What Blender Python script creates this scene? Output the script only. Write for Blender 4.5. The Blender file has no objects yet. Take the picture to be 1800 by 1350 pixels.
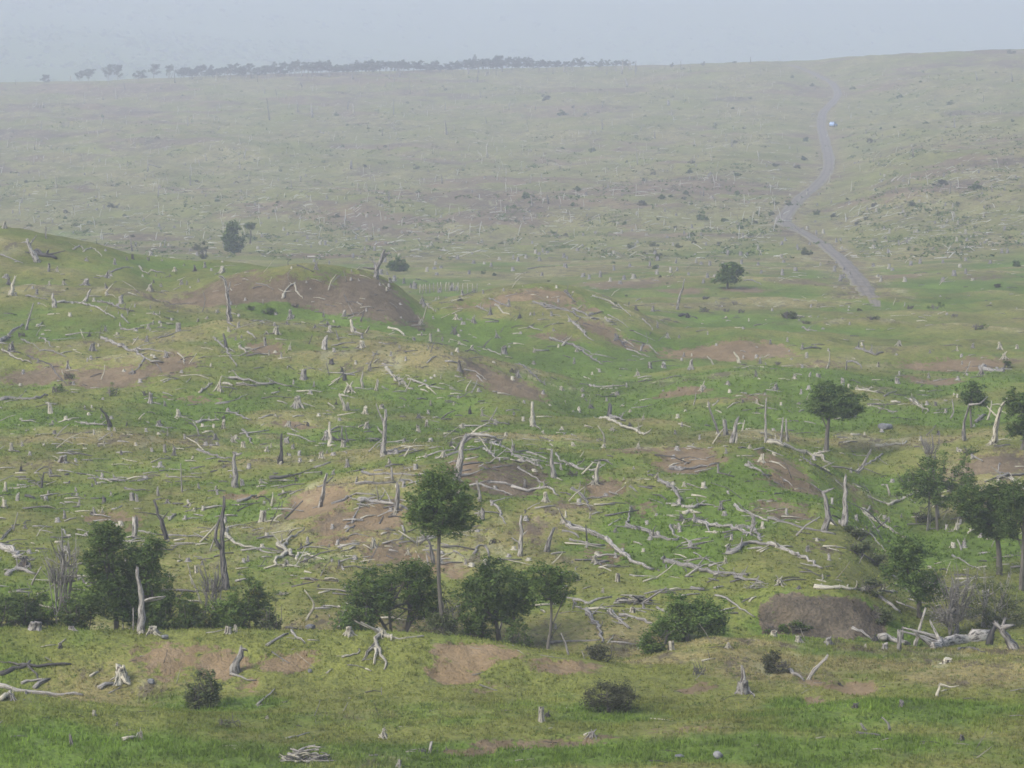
import bpy, math, random
import numpy as np

# ------------------------------------------------------------------ camera, light, exposure
W, HH, F, CAMH, HOR = 1800, 1350, 5104.0, 26.6, 180.0
rng = np.random.default_rng(7)
random.seed(7)
scene = bpy.context.scene
COL = scene.collection
cam = bpy.data.cameras.new('camera')
cam.lens = 36.0 * F / W
cam.sensor_width = 36.0
cam.shift_y = -(HH / 2 - HOR) / W
cam.clip_start = 1.0
cam.clip_end = 30000.0
camo = bpy.data.objects.new('camera', cam)
camo.location = (0, 0, CAMH)
camo.rotation_euler = (math.radians(90), 0, 0)
COL.objects.link(camo)
scene.camera = camo

SUN_EL, SUN_AZ = math.radians(41), math.radians(232)      # azimuth measured from +y (view) clockwise
world = bpy.data.worlds.new('World')
scene.world = world
world.use_nodes = True
wn, wl = world.node_tree.nodes, world.node_tree.links
wn.clear()
sky = wn.new('ShaderNodeTexSky')
sky.sky_type = 'NISHITA'
sky.sun_disc = False
sky.sun_elevation = SUN_EL
sky.sun_rotation = SUN_AZ
sky.dust_density = 3.0
sky.air_density = 1.0
hs = wn.new('ShaderNodeHueSaturation')
hs.inputs['Saturation'].default_value = 0.85
bg = wn.new('ShaderNodeBackground')
bg.inputs['Strength'].default_value = 0.135
wo = wn.new('ShaderNodeOutputWorld')
wl.new(sky.outputs[0], hs.inputs['Color'])
wl.new(hs.outputs[0], bg.inputs['Color'])
wl.new(bg.outputs[0], wo.inputs['Surface'])

sl = bpy.data.lights.new('sun', 'SUN')
sl.energy = 1.5
sl.angle = math.radians(10)
sl.color = (1.0, 0.975, 0.945)
so = bpy.data.objects.new('sun', sl)
# direction towards the sun
sd = (math.sin(SUN_AZ) * math.cos(SUN_EL), math.cos(SUN_AZ) * math.cos(SUN_EL), math.sin(SUN_EL))
from mathutils import Vector
so.rotation_euler = Vector(sd).to_track_quat('Z', 'Y').to_euler()
so.location = (0, 0, 200)
COL.objects.link(so)

vs = scene.view_settings
vs.view_transform = 'Standard'
vs.look = 'None'
vs.exposure = 1.04
vs.gamma = 1.0
vs.use_curve_mapping = False
scene.cycles.volume_bounces = 2
scene.cycles.max_bounces = 6
scene.cycles.diffuse_bounces = 2
scene.cycles.glossy_bounces = 2
scene.cycles.transmission_bounces = 3
scene.cycles.filter_width = 1.6
scene.cycles.use_adaptive_sampling = False
scene.cycles.use_denoising = True
HAZE_DENSITY = 0.00043

# ------------------------------------------------------------------ noise
def _hash(ix, iy, seed):
    h = (ix.astype(np.int64) * 374761393 + iy.astype(np.int64) * 668265263 + seed * 1442695041) & 0x7fffffff
    h = ((h ^ (h >> 13)) * 1274126177) & 0x7fffffff
    h = (h ^ (h >> 16)) & 0x7fffffff
    return h / float(0x7fffffff)

def vnoise(x, y, seed=0):
    ix, iy = np.floor(x), np.floor(y)
    fx, fy = x - ix, y - iy
    ux, uy = fx * fx * fx * (fx * (fx * 6 - 15) + 10), fy * fy * fy * (fy * (fy * 6 - 15) + 10)
    a = _hash(ix, iy, seed); b = _hash(ix + 1, iy, seed)
    c = _hash(ix, iy + 1, seed); d = _hash(ix + 1, iy + 1, seed)
    return (a + (b - a) * ux) * (1 - uy) + (c + (d - c) * ux) * uy - 0.5

def fbm(x, y, lam, seed=0, octv=3, gain=0.5):
    s = np.zeros(np.broadcast(x, y).shape); a = 1.0; t = 0
    c, sn = math.cos(0.6), math.sin(0.6)
    X, Y = x / lam, y / lam
    for o in range(octv):
        s += a * vnoise(X, Y, seed + 17 * o); t += a
        X, Y = (X * c - Y * sn) * 2.03 + 5.2, (X * sn + Y * c) * 2.03 + 1.7
        a *= gain
    return s / t * 2          # about -1..1

# ------------------------------------------------------------------ the lie of the land
def zpy(py, d):
    return CAMH - (py - HOR) * d / F
ALL = [-600, 2400]
def flat(d, z): return [(p, d, z) for p in ALL]
def P(px, d, py): return (px, d, zpy(py, d))
ROWS = [
    flat(2, 24.9), flat(30, 14.0), flat(70, 3.0), flat(100, 0.45),
    [P(-600, 113, 1375), P(2400, 113, 1375)],
    # hump crest on the left, meadow rim on the right
    [P(-600, 126, 1200), P(0, 126, 1218), P(200, 127, 1242), P(420, 127, 1258), P(700, 127, 1264), P(1000, 121, 1300),
     P(1300, 120, 1292), P(1480, 126, 1240), P(1570, 127, 1230), P(1700, 126, 1244), P(1850, 126, 1244), P(2400, 126, 1250)],
    [(-600, 131, -.8), (225, 131, -.95), (420, 130.5, -.85), (560, 130, -.5), (700, 130, -.3), (1080, 129, -.44), (1300, 130, -.4), (1500, 131, -.35), (1800, 131, -.25), (2400, 131, -.2)],
    [(-600, 134, -.85), (225, 134, -.95), (450, 134, -.85), (700, 134, -.62), (1000, 133.5, -.6), (1080, 133, -.5), (1300, 136, -.5), (1500, 138, -.55), (1800, 138, -.4), (2400, 138, -.3)],
    # crest of the near bank
    [P(-600, 141, 1100), P(0, 141, 1105), P(400, 141, 1109), P(700, 141, 1110), P(800, 141, 1119), P(880, 140.5, 1131), P(1000, 139.5, 1154),
     P(1080, 139, 1174), P(1130, 140, 1172), P(1190, 143.5, 1147), P(1250, 146, 1123), P(1400, 148, 1121), P(1600, 147, 1141), P(1800, 146, 1152), P(2400, 146, 1160)],
    # gully behind it
    [(-600, 148, -2.6), (400, 148, -2.5), (480, 147, -1.7), (560, 147, -.75), (700, 147, -1.4), (900, 147, -1.4), (1000, 146, -1.3), (1090, 144, -1.15), (1180, 147.5, -1.1),
     (1250, 151, -1.25), (1350, 154, -1.65), (1520, 154, -1.7), (1600, 154, -2.1), (1800, 154, -1.9), (2400, 154, -2)],
    [(-600, 158, -1.6), (450, 157, -1.2), (560, 155, -.55), (700, 158, -.8), (1000, 157, -.7), (1200, 158, -.6), (1300, 157.5, -.35), (1345, 156.2, .12), (1500, 156.2, .16), (1560, 158, -.8), (1620, 160, -2), (1800, 160, -2), (2400, 160, -2)],
    [(-600, 168, -.5), (0, 168, -.25), (450, 168, -.05), (900, 168, .15), (1200, 168, .3), (1350, 168, .8), (1480, 168, .5), (1600, 170, -2.5), (1800, 170, -2.2), (2400, 170, -2)],
    [(-600, 182, 0), (0, 182, 0), (450, 182, .3), (600, 182, 1.8), (800, 182, 2.4), (1000, 182, 1.8), (1200, 182, 1.5), (1400, 182, 1.8), (1480, 182, 1.1), (1590, 183, -2.5), (1800, 183, -2), (2400, 183, -1)],
    # crest of the middle mound, ravine on its right
    [(-600, 196, .7), (0, 196, .45), (225, 196, .6), (450, 196, 1.15), (620, 196, 2.0), (740, 195, 3.0), (830, 194, 3.85), (900, 194, 3.5), (1000, 195, 2.9), (1200, 196, 2.75), (1350, 197, 3.3), (1440, 197, 1.7), (1530, 197, -1.4), (1620, 197, -2.4), (1800, 197, -1.0), (2400, 197, 0)],
    [(-600, 212, 1.2), (0, 212, .95), (450, 212, .8), (700, 212, 1.3), (830, 212, 1.7), (1000, 212, 1.2), (1200, 212, 1.2), (1350, 212, 1.6), (1450, 212, .3), (1530, 212, -1.2), (1620, 211, -1.1), (1700, 212, .15), (1800, 212, .5), (2400, 212, .8)],
    [(-600, 234, 2.3), (0, 234, 1.9), (225, 234, 1.8), (450, 234, 1.5), (800, 234, .9), (1000, 232, .5), (1200, 232, .2), (1450, 232, .35), (1600, 232, .3), (1800, 232, .7), (2400, 232, 1)],
    # the humps between 240 and 300 m
    [(-600, 268, 5.0), (0, 266, 4.2), (225, 268, 4.5), (400, 275, 5.8), (500, 275, 5.7), (600, 272, 4.95), (750, 266, 4.2), (850, 262, 2.9), (905, 258, 2.0), (960, 255, .9), (1030, 258, .1), (1120, 264, .6), (1200, 266, 1.6), (1350, 270, 2.3), (1480, 268, 1.7), (1600, 266, .9), (1720, 266, 1.5), (1850, 266, 1.9), (2400, 266, 2)],
    [(-600, 296, 6.6), (0, 296, 6.4), (225, 296, 6.3), (330, 296, 5.1), (450, 296, 4.6), (600, 296, 3.8), (740, 296, 2.6), (850, 293, 1), (960, 290, .8), (1150, 292, 0), (1280, 294, -.3), (1400, 294, -.6), (1500, 294, -.5), (1600, 292, -.4), (1800, 292, -.3), (2400, 292, 0)],
    [(-600, 322, 9.2), (0, 320, 7.7), (225, 320, 6.9), (290, 319, 5.2), (340, 318, 5.8), (400, 318, 7.3), (530, 318, 8.7), (650, 318, 8.0), (700, 318, 6.2), (745, 320, 3.2), (800, 330, 4.2), (930, 336, 5.9), (1010, 336, 5.3), (1100, 332, 3.0), (1180, 322, .6),
     (1220, 316, .9), (1290, 314, 1.7), (1400, 312, .9), (1500, 312, .3), (1600, 312, .5), (1690, 312, 1.0), (1800, 312, .8), (2400, 312, 1)],
    [(-600, 356, 15.0), (0, 352, 11.5), (120, 352, 9.9), (250, 354, 7.8), (330, 354, 7.2), (450, 356, 6.6), (560, 356, 4.8), (650, 356, 3.4), (750, 356, .8), (930, 362, 2.2), (1100, 358, .5), (1200, 352, 0), (1400, 346, 0), (2400, 346, 0)],
    [(-600, 400, 7), (0, 400, 4), (250, 400, 1.5), (450, 400, .8), (650, 400, .1), (750, 400, -.6), (1100, 400, -.9), (1250, 400, -1), (1500, 400, -.5), (2400, 400, 0)],
    [(-600, 440, 2), (250, 440, .4), (750, 430, -.5), (1000, 425, -.3), (1150, 425, .4), (1300, 425, .5), (1420, 425, .2), (1540, 425, .1), (1700, 430, .8), (2400, 440, 2)],
    [(-600, 480, .8), (0, 480, .3), (900, 480, .2), (1400, 480, .6), (1560, 480, .3), (1800, 480, 1.8), (2400, 480, 3)],
    [(-600, 550, 1.2), (0, 550, 1.3), (900, 545, .9), (1350, 540, 2.6), (1450, 540, 2.4), (1600, 540, 5), (1800, 540, 7), (2400, 540, 9)],
    [(-600, 620, 3.5), (0, 620, 3.8), (900, 620, 5), (1350, 620, 8), (1450, 620, 8), (1600, 620, 12), (1800, 620, 14.5), (2400, 620, 18)],
    [(-600, 760, 10), (0, 760, 11.5), (900, 760, 13), (1350, 760, 16.5), (1450, 760, 15.8), (1600, 760, 20), (1800, 760, 23.5), (2400, 760, 28)],
    [(-600, 930, 20), (0, 930, 21.5), (900, 930, 25), (1350, 930, 29.5), (1460, 930, 29.5), (1600, 930, 33.5), (1800, 930, 37), (2400, 930, 42)],
    [P(-600, 1150, 150), P(0, 1150, 146), P(150, 1150, 142), P(300, 1150, 136), P(450, 1150, 133), P(700, 1150, 126), P(900, 1150, 121), P(1100, 1150, 118), P(1300, 1120, 114), P(1400, 1100, 111), P(1550, 1070, 104), P(1800, 1030, 94), P(2400, 1000, 75)],
    flat(1400, 24),
    [P(-600, 1850, 105), P(0, 1850, 112), P(450, 1850, 140), P(900, 1850, 168), P(2400, 1850, 176)],
    [P(-600, 2350, 10), P(0, 2350, 15), P(500, 2350, 70), P(1000, 2350, 128), P(2400, 2350, 140)],
    [P(-600, 3300, -130), P(2400, 3300, -60)], [P(-600, 4400, -260), P(2400, 4400, -260)],
]
# beyond the mounds the land falls to a lower valley: same skyline, about twice as far off
def stretch(r):
    out = []
    for (p, d, z) in r:
        if d > 400:
            dn = 400 + (d - 400) * 2.05
            z = CAMH - (CAMH - z) * dn / d; d = dn
        out.append((p, d, z))
    return out
ROWS = [stretch(r) for r in ROWS]
px_cols = np.arange(-600, 2401, 4.2)
def rowfun(r):
    r = sorted(r)
    p = np.array([t[0] for t in r], float)
    xs = np.arange(-700, 2500, 10.0)
    out = []
    for k in (1, 2):
        v = np.interp(xs, p, np.array([t[k] for t in r], float))
        g = np.exp(-0.5 * (np.arange(-6, 7) / 1.6) ** 2); g /= g.sum()
        v2 = np.convolve(np.pad(v, 6, 'edge'), g, 'valid')
        out.append(np.interp(px_cols, xs, v2))
    return out
KD = np.zeros((len(ROWS), len(px_cols))); KZ = np.zeros_like(KD)
for i, r in enumerate(ROWS):
    KD[i], KZ[i] = rowfun(r)
for i in range(1, len(ROWS)):
    KD[i] = np.maximum(KD[i], KD[i - 1] + 0.8)
hgt = np.diff(KD, axis=0); sec = np.diff(KZ, axis=0) / hgt
tan = np.zeros_like(KZ)
tan[0], tan[-1] = sec[0], sec[-1]
w1 = 2 * hgt[1:] + hgt[:-1]; w2 = hgt[1:] + 2 * hgt[:-1]
same = (sec[1:] * sec[:-1]) > 0
with np.errstate(divide='ignore', invalid='ignore'):
    hm = (w1 + w2) / (w1 / sec[:-1] + w2 / sec[1:])
tan[1:-1] = np.where(same, np.nan_to_num(hm), 0.0)

ds = [2.0]
while ds[-1] < 8400:
    d = ds[-1]
    if d < 100: st = 3.0
    elif d < 180: st = 0.26
    elif d < 240: st = 0.42
    elif d < 360: st = 0.62
    elif d < 430: st = 1.1
    elif d < 700: st = 2.6
    elif d < 2050: st = 5.0
    else: st = 70.0
    ds.append(d + st)
ds = np.array(ds)
NR, NC = len(ds), len(px_cols)
Z = np.zeros((NR, NC))
for c in range(NC):
    kd = KD[:, c]
    i = np.clip(np.searchsorted(kd, ds) - 1, 0, len(kd) - 2)
    h = kd[i + 1] - kd[i]; t = np.clip((ds - kd[i]) / h, 0, 1)
    Z[:, c] = ((2 * t**3 - 3 * t**2 + 1) * KZ[i, c] + (t**3 - 2 * t**2 + t) * h * tan[i, c]
               + (-2 * t**3 + 3 * t**2) * KZ[i + 1, c] + (t**3 - t**2) * h * tan[i + 1, c])
D2, PX2 = np.meshgrid(ds, px_cols, indexing='ij')
X2 = (PX2 - W / 2) / F * D2
def sstep(a, b, v):
    t = np.clip((v - a) / (b - a), 0, 1); return t * t * (3 - 2 * t)
near = 1 - sstep(360, 620, D2)
mid = sstep(150, 200, D2)
far = sstep(560, 850, D2) * (1 - sstep(2350, 2600, D2))
Z0 = Z.copy()
HUM = .6 * fbm(X2, D2 * 0.9, 17, 3) + .6 * fbm(X2, D2, 8.5, 11)
Z += near * sstep(60, 110, D2) * ((0.10 + 0.50 * mid) * fbm(X2, D2 * 0.9, 17, 3) + (0.18 + 0.40 * mid) * fbm(X2, D2, 8.5, 11) + (0.09 + .05 * mid) * fbm(X2, D2, 2.2, 23) + 0.035 * fbm(X2, D2, .6, 29))
XR, YR = X2 * 0.8 + D2 * 0.6, D2 * 0.8 - X2 * 0.6
# the track keeps to smooth ground
RP = [(1546, 548, 18), (1538, 532, 20), (1520, 505, 21), (1492, 470, 20), (1462, 443, 22), (1430, 420, 23), (1396, 402, 26), (1376, 390, 28), (1384, 374, 26), (1405, 350, 23), (1436, 325, 23), (1455, 300, 21), (1456, 275, 19), (1449, 245, 17), (1444, 220, 16), (1447, 198, 15), (1462, 182, 15), (1473, 166, 13), (1464, 148, 12), (1440, 134, 11), (1410, 121, 10), (1386, 114, 8)]
def road_points(Zs):
    py_ = np.minimum.accumulate(np.where(D2 > 100, HOR + F * (CAMH - Zs) / D2, 9999), axis=0)
    out = []
    for (a, b_, w_) in RP:
        c = int(round((a - px_cols[0]) / 4.2)); k = int(np.searchsorted(-py_[:, c], -b_)); k = min(max(k, 1), NR - 1)
        d = ds[k]; out.append(((a - W / 2) / F * d, d, w_ * d / F))
    return np.array(out)
RW = road_points(Z)
rr = np.vstack([np.linspace(RW[i], RW[i + 1], 12, endpoint=False) for i in range(len(RW) - 1)])
RD = np.full(Z.shape, 999.0)
sub_ = (D2[:, 0] > 400) & (D2[:, 0] < 2100)
cs_ = (px_cols > 1200) & (px_cols < 1700)
gx, gd = X2[np.ix_(sub_, cs_)], D2[np.ix_(sub_, cs_)]
best = np.full(gx.shape, 999.0)
for p in rr: best = np.minimum(best, np.hypot(gx - p[0], (gd - p[1]) * .5))
RD[np.ix_(sub_, cs_)] = best
Z += sstep(5, 32, RD) * far * (4.6 * fbm(XR, YR * 0.35, 80, 41) + 2.2 * fbm(X2, D2, 30, 47) + .7 * fbm(X2, D2, 11, 49)) * (1 - 0.7 * sstep(1700, 1930, D2))
Z += (1 - near) * (1 - far) * (1 - sstep(2000, 2400, D2)) * 0.5 * fbm(X2, D2, 16, 53)
Z += sstep(2700, 3300, D2) * (10 * fbm(X2, D2, 300, 61) + 4 * fbm(X2, D2, 90, 63))

def ground(x, d):
    """height of the ground at world x, y=d (arrays or numbers)"""
    x = np.asarray(x, float); d = np.asarray(d, float)
    px = x / np.maximum(d, 1) * F + W / 2
    ci = np.clip((px - px_cols[0]) / 4.2, 0, NC - 1.001)
    ri = np.clip(np.interp(d, ds, np.arange(NR)), 0, NR - 1.001)
    r0, c0 = ri.astype(int), ci.astype(int); fr, fc = ri - r0, ci - c0
    return ((Z[r0, c0] * (1 - fc) + Z[r0, c0 + 1] * fc) * (1 - fr) + (Z[r0 + 1, c0] * (1 - fc) + Z[r0 + 1, c0 + 1] * fc) * fr)

PYR = HOR + F * (CAMH - Z) / D2
I0 = int(np.searchsorted(ds, 100))
PYMIN = np.minimum.accumulate(PYR[I0:], axis=0)
def cast(px, py, dmax=2050):
    """the place on the ground seen from the viewpoint in direction (px, py)"""
    c = int(round(np.clip((px - px_cols[0]) / 4.2, 0, NC - 1)))
    col = PYMIN[:, c]
    k = int(np.searchsorted(-col, -py))
    k = max(1, min(k, NR - I0 - 1))
    a, b = col[k - 1], col[k]
    t = 0 if a == b else min(max((a - py) / (a - b), 0), 1)
    d = ds[I0 + k - 1] + t * (ds[I0 + k] - ds[I0 + k - 1])
    d = min(d, dmax)
    x = (px - W / 2) / F * d
    return x, d, float(ground(x, d))

# ------------------------------------------------------------------ what grows or lies bare where
# (px, py, rx, ry, amount, hue) hue 0 = grey brown, 1 = orange tan
SOIL = [(300,1150,80,20,.8,.8),(390,1165,60,26,.9,.8),(500,1165,60,22,.8,.8),(300,1185,50,14,.6,.7),(440,1205,30,9,.7,.8),(830,1155,70,26,1,.9),(800,1190,50,16,.9,.9),(890,1150,50,14,.8,.8),
 (860,1215,50,12,.5,.6),(1000,1172,70,12,.8,.7),(1500,1206,55,14,.9,.9),(1430,1200,40,8,.6,.8),(1220,1205,50,12,.7,.6),(980,1302,150,9,.75,.5),(1200,1280,90,7,.5,.6),(820,1318,70,9,.6,.5),(1430,1235,30,8,.6,.6),
 (560,885,65,26,1,.85),(600,910,50,26,.9,.8),(665,905,60,36,.95,.85),(620,945,70,14,.7,.8),(690,965,50,22,.9,.7),(760,985,50,26,.8,.8),(800,1000,30,30,.8,.8),(900,830,90,32,.75,.15),(870,860,80,20,.6,.3),
 (820,815,50,20,.8,.7),(1065,855,45,26,.9,.6),(1010,885,50,20,.6,.4),(1200,797,80,14,.95,.7),(1110,785,60,10,.7,.5),(1380,812,60,20,.95,.85),(1400,850,70,14,.8,.5),(940,930,40,34,.6,.4),(1070,975,50,34,.6,.6),(1130,890,40,24,.5,.4),(1000,1040,30,9,.4,.5),
 (1390,890,70,20,.7,.4),(1440,960,50,16,.6,.2),(1500,870,50,20,.5,.4),(1740,808,80,17,.95,.35),(430,868,45,9,.8,.8),(200,905,80,13,.7,.7),(210,930,60,12,.5,.6),(540,1020,40,9,.5,.5),(540,745,70,8,.7,.7),(330,700,80,7,.5,.6),
 (905,676,62,34,1,.55),(850,650,50,18,.9,.6),(530,508,190,30,1,.3),(390,505,90,24,.9,.5),(650,510,90,36,1,.3),(710,545,50,26,1,.35),(300,530,60,8,.7,.6),
 (180,655,100,26,.85,.55),(60,655,80,26,.8,.45),(290,640,60,24,.8,.55),(60,615,60,16,.5,.4),(470,612,40,14,.9,.6),(590,650,50,9,.4,.5),(900,520,60,10,.9,.85),(960,512,60,10,.9,.9),(1000,540,50,14,.8,.6),(850,535,60,9,.8,.8),
 (1060,578,50,12,.8,.6),(1105,602,50,10,.8,.6),(980,590,60,10,.7,.4),(1265,612,110,19,1,.95),(1360,615,60,14,.9,.7),(1440,640,60,12,.6,.4),(1700,636,110,13,.9,.7),(1610,645,60,10,.8,.8),(1640,665,60,8,.6,.6),(1190,690,60,8,.8,.7),(1300,697,70,7,.7,.7),
 (1100,497,110,6,.9,.55),(1200,510,60,9,.8,.7),(1310,510,50,8,.8,.6),(1580,487,70,6,.7,.7),(1720,487,90,5,.6,.4),(1420,497,70,9,.7,.6),(260,420,110,5,.8,.5),(670,428,30,4,.8,.8),(560,449,70,5,.7,.6),
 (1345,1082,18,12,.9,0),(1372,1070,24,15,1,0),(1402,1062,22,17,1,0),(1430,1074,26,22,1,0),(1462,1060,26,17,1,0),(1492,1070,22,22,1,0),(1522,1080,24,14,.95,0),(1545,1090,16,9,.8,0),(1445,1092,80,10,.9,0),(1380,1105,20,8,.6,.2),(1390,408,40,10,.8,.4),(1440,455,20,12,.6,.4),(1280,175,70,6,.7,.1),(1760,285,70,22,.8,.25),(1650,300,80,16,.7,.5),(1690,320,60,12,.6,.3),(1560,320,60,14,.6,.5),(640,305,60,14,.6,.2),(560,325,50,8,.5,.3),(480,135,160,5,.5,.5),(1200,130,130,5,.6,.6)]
LUSH = [(390,1238,120,12,1),(300,1225,80,6,.6),(900,1250,260,18,.7),(900,1330,950,40,1),(1500,1250,250,22,.8),(1400,1245,60,10,.9),(180,1320,260,30,.8),(1600,870,110,70,1),(1500,920,50,60,.6),(1640,960,120,60,1),(1200,960,170,70,.6),(1300,870,120,50,.6),
 (450,900,80,40,.8),(560,985,110,35,.9),(420,960,80,40,.6),(60,740,90,16,.9),(1050,690,140,30,.8),(980,640,80,20,.6),(1080,640,120,16,.7),(800,590,90,20,.8),(860,570,50,10,.6),(540,548,170,12,1),(640,560,90,12,1),(730,600,60,10,.8),(1300,567,150,9,.9),(1150,600,60,12,.6),(1320,680,160,22,.5),
 (1400,740,180,26,.7),(1650,730,120,20,.7),(1500,670,200,10,.7),(1750,655,70,6,.6),(1100,730,70,30,.6),(760,515,60,10,.7),(1060,508,70,6,.7),(1380,515,50,8,.7),(1680,505,120,8,.7),(620,470,40,5,.6),(1000,1060,120,30,.4),(1380,1095,60,8,1),(1550,1100,80,9,.8),(130,415,100,12,.6),(1270,750,120,16,.5),(1010,830,60,14,.4),(900,990,90,30,.4)]
DRY = [(1150,1160,80,6,1),(1300,1128,150,6,.8),(1600,1143,250,7,1),(1450,1165,260,16,.7),(1700,1185,150,14,.6),(620,1108,700,5,.7),(160,1230,180,10,.6),(1500,775,190,10,.8),(1420,770,120,8,.6),(220,770,300,9,.6),(900,770,260,12,.6),(560,770,200,7,.4),(1250,660,120,6,.6),(400,595,260,8,.4),(330,690,200,6,.4),
 (1300,540,250,8,.5),(700,620,120,10,.5),(600,850,160,8,.8),(640,1255,120,10,.8),(1340,770,60,6,.5),(1000,470,500,20,.4),(1350,1180,160,12,.5)]
mask = np.zeros((4, NR, NC))
def blob(b, add):
    px, py, rx, ry = b[:4]
    x, d, z = cast(px, py)
    d1 = cast(px, min(py + ry, 1345))[1]; d0 = cast(px, py - ry)[1]
    rd = max(abs(d0 - d1) / 2, 1.2); rd = min(rd, rx * d / F * 1.6 + 1)
    if d > 480: rd = max(rd, 16)
    rxm = rx * d / F
    i0, i1 = np.searchsorted(ds, [d - 2.4 * rd, d + 2.4 * rd])
    sl_ = slice(i0, i1)
    xx, dd = X2[sl_], D2[sl_]
    wx = xx + 0.35 * rxm * WARP1[sl_]; wd = dd + 0.35 * rd * WARP2[sl_]
    q = ((wx - x) / rxm) ** 2 + ((wd - d) / rd) ** 2
    v = np.exp(-0.9 * q ** 1.4)
    add(sl_, v, b)
WARP1 = fbm(X2, D2, 9, 71, 3) + .5 * fbm(X2, D2, 2.2, 75, 2)
WARP2 = fbm(X2, D2, 9, 73, 3) + .5 * fbm(X2, D2, 2.2, 77, 2)
hue = 0.5 + 0.35 * fbm(X2, D2, 30, 79, 2)
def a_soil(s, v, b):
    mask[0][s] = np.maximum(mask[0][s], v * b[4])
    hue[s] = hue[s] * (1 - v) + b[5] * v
def a_lush(s, v, b): mask[1][s] = np.maximum(mask[1][s], v * b[4])
def a_dry(s, v, b): mask[2][s] = np.maximum(mask[2][s], v * b[4])
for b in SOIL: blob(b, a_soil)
for b in LUSH: blob(b, a_lush)
for b in DRY: blob(b, a_dry)
farw = sstep(450, 720, D2)
n1, n2, n3 = fbm(X2, D2, 14, 81, 4, .6), fbm(X2, D2, 8, 83, 4, .6), fbm(X2, D2 * .7, 45, 85, 4, .6)
n4 = fbm(XR, YR * .4, 44, 87, 5, .7)
mask[1] = mask[1] - (1 - farw) * .9 * HUM
mask[2] = mask[2] + (1 - farw) * .8 * HUM
mask[0] = mask[0] + (1 - farw) * np.clip(n1 * 1.1 - .42, 0, .55) + farw * np.clip(n4 * 2.8 + .06, 0, .8) * (1 - sstep(2400, 2700, D2))
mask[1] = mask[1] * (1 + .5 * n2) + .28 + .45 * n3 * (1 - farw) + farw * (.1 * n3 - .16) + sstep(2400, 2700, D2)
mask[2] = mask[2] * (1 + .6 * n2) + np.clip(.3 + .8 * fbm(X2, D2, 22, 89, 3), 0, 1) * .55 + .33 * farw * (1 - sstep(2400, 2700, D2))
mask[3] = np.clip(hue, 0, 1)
mask[2] = np.maximum(mask[2], .8 * (1 - sstep(3, 9, RD)))
mask[0] = np.maximum(mask[0], .5 * (1 - sstep(2, 7, RD)))
mask = np.clip(mask, 0, 1)
# bare scars are cut a little into the turf, with ragged lips
cut = sstep(.42, .60, mask[0] + .35 * fbm(X2, D2, 1.6, 93, 3)) * near * sstep(100, 112, D2)
Z -= cut * (.16 + .10 * mid) + cut * .10 * fbm(X2, D2 * .6, 1.1, 95, 2)
PYR = HOR + F * (CAMH - Z) / D2
PYMIN = np.minimum.accumulate(PYR[I0:], axis=0)

# ------------------------------------------------------------------ materials
def newmat(name):
    m = bpy.data.materials.new(name); m.use_nodes = True
    nt = m.node_tree; nt.nodes.clear()
    out = nt.nodes.new('ShaderNodeOutputMaterial')
    return m, nt, out
def N(nt, t, **kw):
    n = nt.nodes.new(t)
    for k, v in kw.items():
        if k in n.inputs: n.inputs[k].default_value = v
        else: setattr(n, k, v)
    return n
def mixc(nt, fac, a, b, mode='MIX'):
    n = nt.nodes.new('ShaderNodeMix'); n.data_type = 'RGBA'; n.blend_type = mode
    for s, v in ((0, fac), (6, a), (7, b)):
        if isinstance(v, bpy.types.NodeSocket): nt.links.new(v, n.inputs[s])
        else: n.inputs[s].default_value = v if s == 0 else (*v, 1)
    return n.outputs[2]
def ramp(nt, v, a, b):
    n = nt.nodes.new('ShaderNodeMapRange'); n.interpolation_type = 'SMOOTHSTEP'
    nt.links.new(v, n.inputs[0]); n.inputs[1].default_value = a; n.inputs[2].default_value = b
    return n.outputs[0]
def math_(nt, op, a, b=None):
    n = nt.nodes.new('ShaderNodeMath'); n.operation = op
    for i, v in ((0, a), (1, b)):
        if v is None: continue
        if isinstance(v, bpy.types.NodeSocket): nt.links.new(v, n.inputs[i])
        else: n.inputs[i].default_value = v
    return n.outputs[0]
def noise(nt, vec, scale, detail=3.0, rough=.6):
    n = N(nt, 'ShaderNodeTexNoise'); n.inputs['Scale'].default_value = scale
    n.inputs['Detail'].default_value = detail; n.inputs['Roughness'].default_value = rough
    nt.links.new(vec, n.inputs['Vector'])
    return n.outputs['Fac']

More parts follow.
